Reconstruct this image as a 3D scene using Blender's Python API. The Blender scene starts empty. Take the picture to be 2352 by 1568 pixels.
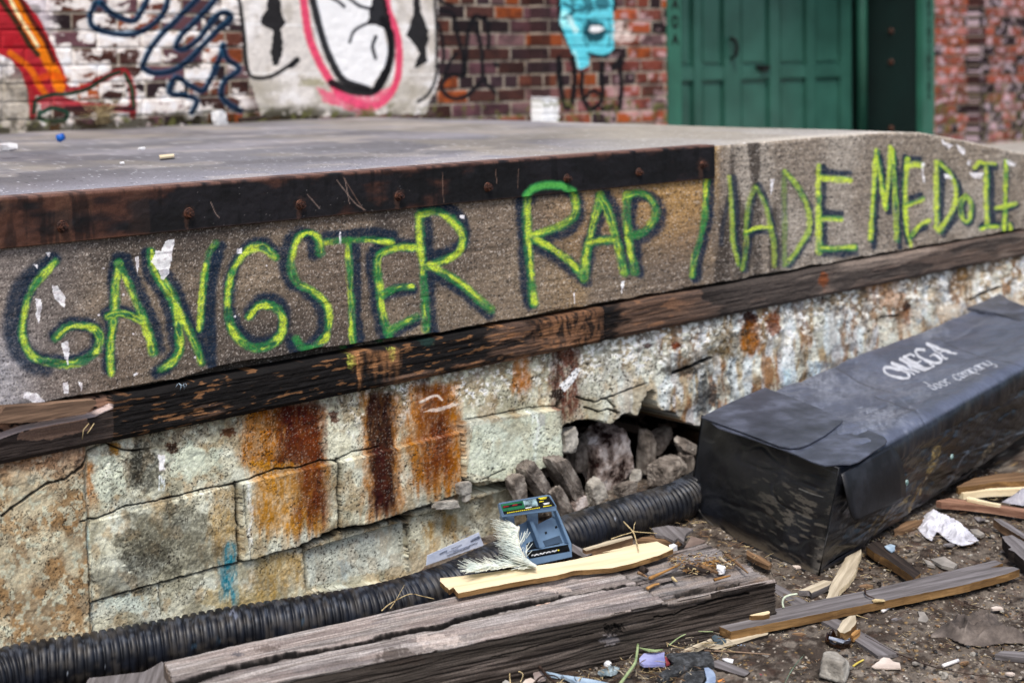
import bpy, bmesh, math, random
import numpy as np
from mathutils import Vector, Matrix, noise as mnoise
random.seed(7); rng = np.random.default_rng(7)
scene = bpy.context.scene
COL = scene.collection

# ---------------------------------------------------------------- camera
F = 3267.0; CX, CY = 1176.0, 317.0
ROLL = .0145; PIT = math.atan(165/F); AZ = math.atan(3574/F*math.cos(PIT))
fwd = np.array([math.cos(AZ)*math.cos(PIT), math.sin(AZ)*math.cos(PIT), -math.sin(PIT)])
_r = np.array([math.sin(AZ), -math.cos(AZ), 0.]); _u = np.cross(_r, fwd)
RR = _r*math.cos(ROLL) - _u*math.sin(ROLL); UU = np.cross(RR, fwd)
EYE = 1.38                      # eye height above the ground; world z=0 is the ground
cam_d = bpy.data.cameras.new('camera'); cam = bpy.data.objects.new('camera', cam_d); COL.objects.link(cam)
M = Matrix(((RR[0], UU[0], -fwd[0], 0), (RR[1], UU[1], -fwd[1], 0), (RR[2], UU[2], -fwd[2], EYE), (0, 0, 0, 1)))
cam.matrix_world = M
cam_d.sensor_width = 36; cam_d.lens = 36*F/2352; cam_d.shift_y = -(784-CY)/2352
cam_d.clip_start = .05; cam_d.clip_end = 500
cam_d.dof.use_dof = True; cam_d.dof.focus_distance = 3.55; cam_d.dof.aperture_fstop = 2.5
scene.camera = cam
scene.render.resolution_x = 1024; scene.render.resolution_y = 682

# ---------------------------------------------------------------- light
SUN_EL, SUN_AZ = math.radians(60), math.radians(222)    # azimuth of the sun, clockwise from +Y
w = bpy.data.worlds.new("World"); scene.world = w; w.use_nodes = True
nt = w.node_tree; bg = nt.nodes['Background']
sky = nt.nodes.new('ShaderNodeTexSky'); sky.sky_type = 'NISHITA'; sky.sun_disc = False
sky.sun_elevation = SUN_EL; sky.sun_rotation = SUN_AZ; sky.dust_density = 4; sky.ozone_density = 1.5
nt.links.new(sky.outputs[0], bg.inputs[0]); bg.inputs[1].default_value = .095
sl = bpy.data.lights.new('sun', 'SUN'); sl.energy = 1.75; sl.angle = math.radians(16); sl.color = (1, .96, .91)
so = bpy.data.objects.new('sun', sl); COL.objects.link(so)
sd = Vector((math.sin(SUN_AZ)*math.cos(SUN_EL), math.cos(SUN_AZ)*math.cos(SUN_EL), math.sin(SUN_EL)))
so.rotation_euler = sd.to_track_quat('Z', 'Y').to_euler()
vs = scene.view_settings; vs.view_transform = 'Standard'; vs.look = 'None'; vs.exposure = 0.86; vs.gamma = 1

# ---------------------------------------------------------------- projection helpers (photo pixels on a 2352 wide picture)
def proj(x, y, z):
    z = z-EYE
    d = x*fwd[0]+y*fwd[1]+z*fwd[2]
    return CX+F*(x*RR[0]+y*RR[1]+z*RR[2])/d, CY-F*(x*UU[0]+y*UU[1]+z*UU[2])/d
def ray(px, py): return fwd+(px-CX)/F*RR-(py-CY)/F*UU
def onz(px, py, z):
    q = ray(px, py); q = q*((z-EYE)/q[2]); return np.array([q[0], q[1], z])
def ony(px, py, Y):
    q = ray(px, py); q = q*(Y/q[1]); return np.array([q[0], Y, q[2]+EYE])
def onplane(px, py, p0, n):
    q = ray(px, py); o = np.array([0, 0, EYE]); t = np.dot(np.asarray(p0)-o, n)/np.dot(q, n); return o+q*t
REG = {'P': (0, 0, 1), 'r1': (0, 0, .36), 'r2': (752.6, 0, .36), 'r3': (1505.3, 0, .36), 'r4': (0, 498.6, .36), 'r5': (752.6, 498.6, .36),
       'r6': (1505.3, 498.6, .36), 'b1': (0, 1003.8, .36), 'b2': (752.6, 1003.8, .36), 'b3': (1505.3, 1003.8, .36),
       'c1': (1505.3, 1317.1, .1602), 'c2': (1862.8, 1317.1, .208), 'c3': (1928.6, 1063.1, .18), 'c4': (1646.4, 1176, .18),
       'c5': (1317.1, 1204.2, .1602), 'c6': (1129, 1392.4, .18), 'c7': (0, 846.7, .2), 'c8': (329.3, 1364.2, .24), 't4': (940.8, 1081.9, .2)}
def cv(reg, pts):
    a, b, s = REG[reg]; return [(a+s*x, b+s*y) for x, y in pts]

# ---------------------------------------------------------------- numpy noise
def _h(ix, iy, s):
    h = (ix.astype(np.int64)*374761393+iy.astype(np.int64)*668265263+s*982451653) & 0xffffffff
    h = ((h ^ (h >> 13))*1274126177) & 0xffffffff
    h = ((h ^ (h >> 16))*2246822519) & 0xffffffff
    return (h ^ (h >> 15)).astype(np.float64)/4294967295.0
def vn(x, y, s=0):
    ix = np.floor(x); iy = np.floor(y); fx = x-ix; fy = y-iy
    fx = fx*fx*(3-2*fx); fy = fy*fy*(3-2*fy)
    a = _h(ix, iy, s); b = _h(ix+1, iy, s); c = _h(ix, iy+1, s); d = _h(ix+1, iy+1, s)
    return (a+(b-a)*fx)*(1-fy)+(c+(d-c)*fx)*fy
def fbm(x, y, o=4, s=0, g=.5):
    t = 0; a = 1; n = 0
    for i in range(o):
        t = t+a*vn(x, y, s+i*17); n += a; a *= g; x = x*2.03+5.1; y = y*2.03+1.7
    return t/n
def ss(a, b, x):
    t = np.clip((x-a)/(b-a), 0, 1); return t*t*(3-2*t)
def hx(h):
    h = h.lstrip('#'); v = np.array([int(h[i:i+2], 16)/255 for i in (0, 2, 4)])
    return np.where(v <= .04045, v/12.92, ((v+.055)/1.055)**2.4)
def smooth(pts, n=8):
    p = np.array(pts, float)
    if len(p) < 3: return p
    q = np.vstack([2*p[0]-p[1], p, 2*p[-1]-p[-2]]); out = []
    for i in range(1, len(q)-2):
        for k in range(n):
            t = k/n; a, b, c, d = q[i-1], q[i], q[i+1], q[i+2]
            out.append(.5*((2*b)+(-a+c)*t+(2*a-5*b+4*c-d)*t*t+(-a+3*b-3*c+d)*t**3))
    out.append(p[-1]); return np.array(out)

# ---------------------------------------------------------------- painted sheets: per-vertex colour and relief
class Sheet:
    def __init__(s, x, y, base):
        s.x = x.ravel(); s.y = y.ravel(); s.n = len(s.x)
        s.c = np.tile(hx(base), (s.n, 1)); s.d = np.zeros(s.n)
    def col(s, c): return hx(c) if isinstance(c, str) else np.array(c)
    def mix(s, m, c, idx=None):
        c = s.col(c)
        if idx is None: s.c += (c-s.c)*np.clip(m, 0, 1)[:, None]
        else: s.c[idx] += (c-s.c[idx])*np.clip(m, 0, 1)[:, None]
    def dist(s, pts, pad, sm=True):
        p = smooth(pts) if sm else np.array(pts, float)
        lo = p.min(0)-pad; hi = p.max(0)+pad
        idx = np.where((s.x > lo[0]) & (s.x < hi[0]) & (s.y > lo[1]) & (s.y < hi[1]))[0]
        X = s.x[idx]; Y = s.y[idx]; D = np.full(len(idx), 1e9); T = np.zeros(len(idx)); L = 0
        for (ax, ay), (bx, by) in zip(p[:-1], p[1:]):
            dx, dy = bx-ax, by-ay; l2 = dx*dx+dy*dy+1e-9
            t = np.clip(((X-ax)*dx+(Y-ay)*dy)/l2, 0, 1); q = np.hypot(X-ax-t*dx, Y-ay-t*dy)
            m = q < D; D[m] = q[m]; T[m] = L+t[m]*math.sqrt(l2); L += math.sqrt(l2)
        return idx, D, T
    def stroke(s, pts, w, c, a=1., soft=.4, rough=.15, off=(0, 0), sm=True, spk=0., seed=1, patch=None, d=0., fx=9., wv=.0):
        pts = [(u+off[0], v+off[1]) for u, v in pts]
        idx, D, T = s.dist(pts, w*2.2+3, sm)
        if len(idx) == 0: return
        X = s.x[idx]; Y = s.y[idx]
        D = D+(fbm(X/fx, Y/fx, 3, seed)-.5)*w*rough*2.5+(fbm(T/45+seed, T*0, 2, seed+4)-.5)*w*wv
        m = 1-ss(w*(1-soft), w*(1+soft), D)
        if spk: m = m*(1-spk*ss(.45, .8, vn(X/1.9, Y/1.9, seed+3)))
        if patch: m = m*ss(patch-.13, patch+.13, fbm(T/34+seed*3.3, D/9, 4, seed+9))
        s.mix(m*a, c, idx)
        if d: s.d[idx] += d*m
    def blot(s, cx, cy, rx, ry, c, a=1., edge=.45, seed=3, ns=None, inner=0., d=0.):
        idx = np.where((abs(s.x-cx) < rx*1.8) & (abs(s.y-cy) < ry*1.8))[0]
        if len(idx) == 0: return
        X = s.x[idx]; Y = s.y[idx]; ns = ns or max(4, min(rx, ry)/2.2)
        r = np.hypot((X-cx)/rx, (Y-cy)/ry)+(fbm(X/ns, Y/ns, 4, seed)-.5)*edge*2.4
        m = (1-ss(.75, 1.15, r))*a
        if inner: m = m*(1-inner*ss(.4, .7, fbm(X/5, Y/5, 3, seed+5)))
        s.mix(m, c, idx)
        if d: s.d[idx] += d*m
    def streak(s, x0, x1, y0, y1, c, a=1., soft=6., seed=4, hol=.4, top=6., bot=50.):
        """a vertical run-down stain between x0..x1"""
        idx = np.where((s.x > x0-25) & (s.x < x1+25) & (s.y > y0-30) & (s.y < y1+60))[0]
        if len(idx) == 0: return
        X = s.x[idx]; Y = s.y[idx]
        soft = soft*1.8; wob = (fbm(X/16+3, Y/38, 4, seed)-.5)*30+(fbm(X/3.5, Y/12, 3, seed+31)-.5)*14
        m = ss(x0-soft, x0+soft, X+wob)*(1-ss(x1-soft, x1+soft, X+wob*.8))
        ye = y1+(fbm(X/8, Y*0+2, 2, seed+2)-.5)*bot*1.5
        m *= ss(y0-top, y0+top, Y+wob*.6)*(1-ss(ye-bot, ye+bot*.3, Y))
        m *= 1-hol*ss(.42, .68, fbm(X/5.5, Y/16, 5, seed+7)); m *= .8+.4*fbm(X/20, Y/50, 3, seed+8)
        s.mix(m*a, c, idx)
    def poly(s, pts, warp=4., seed=5, ns=10.):
        p = np.array(pts, float); lo = p.min(0)-15; hi = p.max(0)+15
        idx = np.where((s.x > lo[0]) & (s.x < hi[0]) & (s.y > lo[1]) & (s.y < hi[1]))[0]
        X = s.x[idx]+(fbm(s.x[idx]/ns, s.y[idx]/ns, 3, seed)-.5)*2*warp; Y = s.y[idx]+(fbm(s.x[idx]/ns+9, s.y[idx]/ns, 3, seed+1)-.5)*2*warp
        ins = np.zeros(len(idx), bool)
        for (ax, ay), (bx, by) in zip(p, np.roll(p, -1, 0)):
            cnd = ((ay > Y) != (by > Y)) & (X < (bx-ax)*(Y-ay)/(by-ay+1e-12)+ax); ins ^= cnd
        return idx[ins]
    def fill(s, pts, c, a=1., warp=3., seed=5, hol=0.):
        i = s.poly(pts, warp, seed)
        if len(i) == 0: return
        m = np.full(len(i), a)
        if hol: m = m*(1-hol*ss(.45, .65, fbm(s.x[i]/7, s.y[i]/7, 4, seed+4)))
        s.mix(m, c, i)
    def crack(s, pts, w=1.6, dep=.012, c='#16110e', a=.9, seed=8, sm=False, rough=.8):
        p = []
        for (ax, ay), (bx, by) in zip(pts[:-1], pts[1:]):
            n = max(1, int(math.hypot(bx-ax, by-ay)/9))
            for k in range(n):
                t = k/n; p.append((ax+(bx-ax)*t+(random.random()-.5)*2.5, ay+(by-ay)*t+(random.random()-.5)*2.5))
        p.append(pts[-1])
        idx, D, T = s.dist(p, w*4+4, sm)
        if len(idx) == 0: return
        ww = w*(.55+rough*fbm(T/14, T*0, 3, seed))
        m = 1-ss(ww*.6, ww*1.5, D)
        s.mix(m*a, c, idx); s.d[idx] -= dep*m
        e = (1-ss(ww*1.5, ww*4, D))*(1-m); s.mix(e*.25, '#4a3f33', idx)
    def grain(s, amt=.25, sc=1.7, seed=11):
        g = (rng.random(s.n)-.5)*amt*.8+(vn(s.x/sc, s.y/sc, seed)-.5)*amt*1.2
        s.c *= (1+g)[:, None]
    def finish(s, k=1.3, ref=.2, gain=1., sat=1.15):
        L = s.c.mean(1)+1e-5; s.c *= (gain*(L/ref)**(k-1))[:, None]; L = s.c.mean(1)[:, None]; s.c = np.clip(L+(s.c-L)*sat, .001, .9)
    def mod(s, sx, sy, amt, seed=12, o=4):
        s.c *= (1+(fbm(s.x/sx, s.y/sy, o, seed)-.5)*2*amt)[:, None]
    def specks(s, n, c, box, r=(1, 3), a=.9, seed=1, asp=1.):
        g = np.random.default_rng(seed)
        for k in range(n):
            rr = g.uniform(*r); s.blot(g.uniform(box[0], box[1]), g.uniform(box[2], box[3]), rr, rr*asp, c, a, .3, seed+k, ns=2.5)

def grid_mesh(name, V, colr=None, wrap=False, closed_back=None, mat=None, parent=None, smooth_s=True):
    """V (ny,nx,3). closed_back: offset vector; the sheet gets side walls and a back at this offset"""
    V = np.asarray(V, float); C = None if colr is None else colr.reshape(V.shape[0], V.shape[1], 3)
    if closed_back is not None:
        o = np.array(closed_back)
        V = np.concatenate([V[:1]+o, V, V[-1:]+o], 0); V = np.concatenate([V[:, :1]+o*np.array(1.0), V, V[:, -1:]+o], 1)
        V[0, 0] = V[1, 1]+o; V[0, -1] = V[1, -2]+o; V[-1, 0] = V[-2, 1]+o; V[-1, -1] = V[-2, -2]+o
        V[1:-1, 0] = V[1:-1, 1]+o; V[1:-1, -1] = V[1:-1, -2]+o
        if C is not None:
            C = np.concatenate([C[:1], C, C[-1:]], 0); C = np.concatenate([C[:, :1], C, C[:, -1:]], 1)
    ny, nx = V.shape[:2]; i = np.arange(ny*nx).reshape(ny, nx)
    q = np.stack([i[:-1, :-1], i[:-1, 1:], i[1:, 1:], i[1:, :-1]], -1).reshape(-1, 4)
    if closed_back is not None:   # one back face
        q = q; back = np.array([[i[0, 0], i[-1, 0], i[-1, -1], i[0, -1]]]); q = np.concatenate([q, back], 0)
    me = bpy.data.meshes.new(name); me.vertices.add(ny*nx); me.vertices.foreach_set('co', V.ravel())
    me.loops.add(q.size); me.loops.foreach_set('vertex_index', q.ravel().astype(np.int32))
    me.polygons.add(len(q)); me.polygons.foreach_set('loop_start', np.arange(0, q.size, 4, dtype=np.int32))
    me.update(calc_edges=True)
    if smooth_s: me.polygons.foreach_set('use_smooth', np.ones(len(q), bool))
    if C is not None:
        at = me.color_attributes.new('Col', 'FLOAT_COLOR', 'POINT')
        at.data.foreach_set('color', np.concatenate([np.clip(C.reshape(-1, 3), .002, .95), np.ones((ny*nx, 1))], 1).ravel())
    me.validate()
    o = bpy.data.objects.new(name, me); COL.objects.link(o)
    if mat: me.materials.append(mat)
    if parent: o.parent = parent
    return o

# ---------------------------------------------------------------- object helpers
def tag(o, label=None, cat=None, group=None, kind=None):
    if label: o['label'] = label
    if cat: o['category'] = cat
    if group: o['group'] = group
    if kind: o['kind'] = kind
    return o
def empty(name, loc=(0, 0, 0)):
    o = bpy.data.objects.new(name, None); COL.objects.link(o); o.location = loc; o.empty_display_size = .05; return o
def adopt(ch, par):
    bpy.context.view_layer.update(); ch.parent = par; ch.matrix_parent_inverse = Matrix.Translation(-Vector(par.location)); return ch
def link(name, bm, mat, parent=None, sm=True, loc=None):
    me = bpy.data.meshes.new(name); bmesh.ops.recalc_face_normals(bm, faces=bm.faces); bm.to_mesh(me); bm.free()
    for p in me.polygons: p.use_smooth = sm
    for m in (mat if isinstance(mat, (list, tuple)) else [mat]): me.materials.append(m)
    o = bpy.data.objects.new(name, me); COL.objects.link(o)
    if loc is not None: o.location = loc
    if parent: o.parent = parent
    return o
def box_pts(bm, P8):
    v = [bm.verts.new(tuple(p)) for p in P8]
    for f in ((0, 1, 2, 3), (7, 6, 5, 4), (0, 4, 5, 1), (1, 5, 6, 2), (2, 6, 7, 3), (3, 7, 4, 0)): bm.faces.new([v[i] for i in f])
def quad_prism(bm, q, off):
    q = [np.array(p, float) for p in q]; o = np.array(off, float); box_pts(bm, q+[p+o for p in q])
def tube(bm, pts, r, n=6, taper=1.):
    pts = [Vector(p) for p in pts]; rings = []
    for i, p in enumerate(pts):
        t = (pts[min(i+1, len(pts)-1)]-pts[max(i-1, 0)]).normalized()
        a = t.orthogonal().normalized(); b = t.cross(a)
        rr = r*(1+(taper-1)*i/max(1, len(pts)-1))
        rings.append([bm.verts.new(p+a*math.cos(2*math.pi*k/n)*rr+b*math.sin(2*math.pi*k/n)*rr) for k in range(n)])
    for A, B in zip(rings[:-1], rings[1:]):
        for k in range(n): bm.faces.new((A[k], A[(k+1) % n], B[(k+1) % n], B[k]))
    bm.faces.new(rings[0][::-1]); bm.faces.new(rings[-1])

# ---------------------------------------------------------------- materials
def new_mat(name):
    m = bpy.data.materials.new(name); m.use_nodes = True; return m, m.node_tree, m.node_tree.nodes['Principled BSDF']
def N(nt, t, **k):
    n = nt.nodes.new(t)
    for a, b in k.items():
        if a in n.inputs: n.inputs[a].default_value = b
        else: setattr(n, a, b)
    return n
def mat_paint(name, rough=.85, spec=.3, bsc=220, bstr=.35, bd=.002, mod=.25, msc=400, gain=1., sat=1.):
    m, nt, b = new_mat(name)
    at = N(nt, 'ShaderNodeAttribute', attribute_name='Col'); tc = N(nt, 'ShaderNodeTexCoord')
    n1 = N(nt, 'ShaderNodeTexNoise'); n1.inputs['Scale'].default_value = msc; n1.inputs['Detail'].default_value = 3
    mr = N(nt, 'ShaderNodeMapRange'); mr.inputs[1].default_value = .25; mr.inputs[2].default_value = .75; mr.inputs[3].default_value = gain*(1-mod); mr.inputs[4].default_value = gain*(1+mod)
    mu = N(nt, 'ShaderNodeVectorMath', operation='SCALE')
    n2 = N(nt, 'ShaderNodeTexNoise'); n2.inputs['Scale'].default_value = bsc; n2.inputs['Detail'].default_value = 5; n2.inputs['Roughness'].default_value = .65
    bp = N(nt, 'ShaderNodeBump'); bp.inputs['Strength'].default_value = bstr; bp.inputs['Distance'].default_value = bd
    L = nt.links.new
    L(tc.outputs['Object'], n1.inputs['Vector']); L(tc.outputs['Object'], n2.inputs['Vector'])
    L(n1.outputs['Fac'], mr.inputs[0]); L(at.outputs['Color'], mu.inputs[0]); L(mr.outputs[0], mu.inputs['Scale'])
    L(mu.outputs[0], b.inputs['Base Color']); L(n2.outputs['Fac'], bp.inputs['Height']); L(bp.outputs[0], b.inputs['Normal'])
    b.inputs['Roughness'].default_value = rough; b.inputs['Specular IOR Level'].default_value = spec
    return m
def ct(v): return v*(max(v.mean(), 1e-4)/.3)**.28 if v.mean() < .55 else v
def mat_noise(name, c1, c2, sc=20, rough=.8, spec=.3, c3=None, bsc=80, bstr=.4, bd=.003, stretch=(1, 1, 1), det=6, p=(.35, .65)):
    m, nt, b = new_mat(name); L = nt.links.new
    tc = N(nt, 'ShaderNodeTexCoord'); mp = N(nt, 'ShaderNodeMapping'); mp.inputs['Scale'].default_value = stretch
    n1 = N(nt, 'ShaderNodeTexNoise'); n1.inputs['Scale'].default_value = sc; n1.inputs['Detail'].default_value = det; n1.inputs['Roughness'].default_value = .65
    cr = N(nt, 'ShaderNodeValToRGB'); e = cr.color_ramp.elements
    e[0].position = p[0]; e[1].position = p[1]; e[0].color = (*ct(hx(c1)), 1); e[1].color = (*ct(hx(c2)), 1)
    if c3: x = e.new((p[0]+p[1])/2); x.color = (*ct(hx(c3)), 1)
    n2 = N(nt, 'ShaderNodeTexNoise'); n2.inputs['Scale'].default_value = bsc; n2.inputs['Detail'].default_value = 6
    bp = N(nt, 'ShaderNodeBump'); bp.inputs['Strength'].default_value = bstr; bp.inputs['Distance'].default_value = bd
    L(tc.outputs['Object'], mp.inputs[0]); L(mp.outputs[0], n1.inputs['Vector']); L(mp.outputs[0], n2.inputs['Vector'])
    L(n1.outputs['Fac'], cr.inputs[0]); L(cr.outputs[0], b.inputs['Base Color']); L(n2.outputs['Fac'], bp.inputs['Height']); L(bp.outputs[0], b.inputs['Normal'])
    b.inputs['Roughness'].default_value = rough; b.inputs['Specular IOR Level'].default_value = spec
    return m
def wood(name, dark, light, mid=None, g=26, bstr=.7):
    return mat_noise(name, dark, light, g, .85, .2, mid, g*1.6, bstr, .003, (.06, 1, 1), 8, (.28, .72))
W_GREY = wood('weathered grey wood', '#4a4544', '#8e8a8c', '#726d6d', 60)
W_BROWN = wood('brown wood', '#4a3527', '#a08062', '#7d6248', 60)
W_RED = wood('reddish wood', '#6a4436', '#b58e76', '#94705c', 60)
W_TAN = wood('fresh tan wood', '#b8a583', '#e2d5b8', '#d6c5a2', 30, .2)
W_SIDE = wood('sawn edge wood', '#57402a', '#a58256', '#80613c', 70)
W_PALE = wood('pale wood', '#8a7c66', '#c9bda6', '#aca08a', 60)
W_DARK = wood('dark old wood', '#241e1b', '#5a4c44', '#3c332e', 60)
M_STONE = mat_noise('concrete rubble', '#4a433d', '#a09990', 22, .95, .2, '#7c736b', 150, .8, .004)
M_STONEW = mat_noise('pale limestone', '#706b63', '#bcb8ae', 14, .95, .2, '#98938a', 150, .7, .003)
M_STONER = mat_noise('rust stained rubble', '#341a15', '#c4bcb8', 16, .95, .2, '#94857d', 120, .9, .005, p=(.38, .6))
M_ASPH = mat_noise('old asphalt', '#2a2b2d', '#5d6064', 60, .9, .3, '#414345', 200, 1, .004)
M_PAPER = mat_noise('dirty paper', '#8c8a92', '#cccdd6', 18, .9, .2, None, 60, .3, .002, p=(.25, .5))
M_WHITE = mat_noise('white litter', '#c2c4c8', '#eeeeee', 30, .7, .3)
M_RUST = mat_noise('rusty iron', '#2b1712', '#7a4a33', 60, .7, .4, '#4d2c20', 260, .8, .002)
M_STRAW = mat_noise('dry straw', '#8a744e', '#d0bd92', 40, .8, .2)
M_CHIP = wood('splintered orange wood', '#735230', '#c79c64', '#a07645', 80)
M_GREEN = mat_noise('green leaf', '#6c8352', '#aab98a', 30, .6, .3)
M_TWIG = mat_noise('dark twig', '#2a1e19', '#57443a', 50, .8, .2)
M_RAG = mat_noise('dirty grey cloth', '#4a4441', '#857b73', 14, .95, .1, '#6a615b', 500, .4, .001)
M_BLUEP = mat_noise('pale blue plastic', '#7d93a8', '#a9bccb', 20, .45, .4)
M_GLASSB = mat_noise('brown glass', '#120a06', '#4b2c18', 20, .12, .6, p=(.3, .8))

# ================================================================ SETTING: ground
G = 0.0
def ground():
    nx, ny = 760, 620
    xs = np.concatenate([np.linspace(-1.0, 1.0, 40)[:-1], np.linspace(1.0, 4.4, nx-100), np.linspace(4.4, 7, 62)[1:]])
    ys = np.concatenate([np.linspace(-.8, 1.3, 40)[:-1], np.linspace(1.3, 3.15, ny-40)])
    X, Y = np.meshgrid(xs, ys)
    px, py = proj(X, Y, X*0); s = Sheet(px, py, '#625b54')
    x, y = X.ravel(), Y.ravel()
    s.mix(ss(.4, .65, fbm(x*5, y*5, 5, 1)), '#7b736a'); s.mix(ss(.5, .7, fbm(x*9, y*9, 4, 2))*.7, '#443c36')
    s.mix(ss(.52, .66, fbm(x*30, y*30, 4, 3))*.6, '#8c857c'); s.mix(ss(.56, .68, fbm(x*55, y*55, 3, 4))*.7, '#2c2520')
    s.mix(ss(.6, .72, fbm(x*40+7, y*40, 3, 44))*.4, '#5e463c')
    # darker soil in front of the boards and by the long beam
    m = ss(.25, .6, fbm(x*4, y*4, 3, 6)+.35*(1-ss(0, .5, np.abs((y-2.15)+(x-2.9)*.35)))); s.mix(m*.45, '#3a302a')
    sp = (_h(np.floor(x*210), np.floor(y*210), 5) > .985); s.mix(sp*.7, '#b0a89c')
    sp = (_h(np.floor(x*160), np.floor(y*160), 9) > .982); s.mix(sp*.7, '#8b7350')
    s.grain(.3); s.finish(1.3, .16)
    Z = (fbm(x*3, y*3, 3, 7)-.5)*.03+(fbm(x*22, y*22, 5, 8)-.5)*.016+(fbm(x*90, y*90, 3, 9)-.5)*.007
    Z -= .13*ss(2.86, 2.97, y)*(1-ss(2.35, 2.6, x))
    V = np.stack([x, y, Z], -1).reshape(X.shape+(3,))
    V = V.reshape(X.shape+(3,))
    # skirt reaching far: outer ring
    V[0, :, 1] = -40; V[:, 0, 0] = -40; V[:, -1, 0] = 60; V[0, :, 2] = 0
    o = grid_mesh('ground', V, s.c, mat=mat_paint('trampled earth', .95, .15, 260, .6, .003, .2, 300)); o['kind'] = 'structure'
    bm = bmesh.new(); v = [bm.verts.new(p) for p in ((-40, 3.14, -.02), (60, 3.14, -.02), (60, 60, -.02), (-40, 60, -.02))]; bm.faces.new(v)
    o2 = link('ground', bm, mat_noise('packed dirt', '#4a4038', '#6e6459', 3)); o2['kind'] = 'structure'
ground()

# ================================================================ LOADING DOCK
YD = 3.107; TOP = 1.10
dock = tag(empty('loading_dock', (3, 3.2, 0)), 'long concrete loading dock with yellow green spray painted sentence and crumbling block base', 'loading dock')
def zt(x):    # height of the dock top; a ramp falls away to the right
    return np.interp(x, [-5, 3.77, 4.4, 4.87, 5.09, 5.46, 5.92, 8, 12, 14], [TOP, TOP, TOP+.004, TOP+.001, 1.088, 1.035, .962, .63, .05, .0])
def xcols(p0, p1, step, yref=600, Y=YD):
    n = int((p1-p0)/step); return np.array([ony(p, yref, Y)[0] for p in np.linspace(p0, p1, n)])

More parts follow.
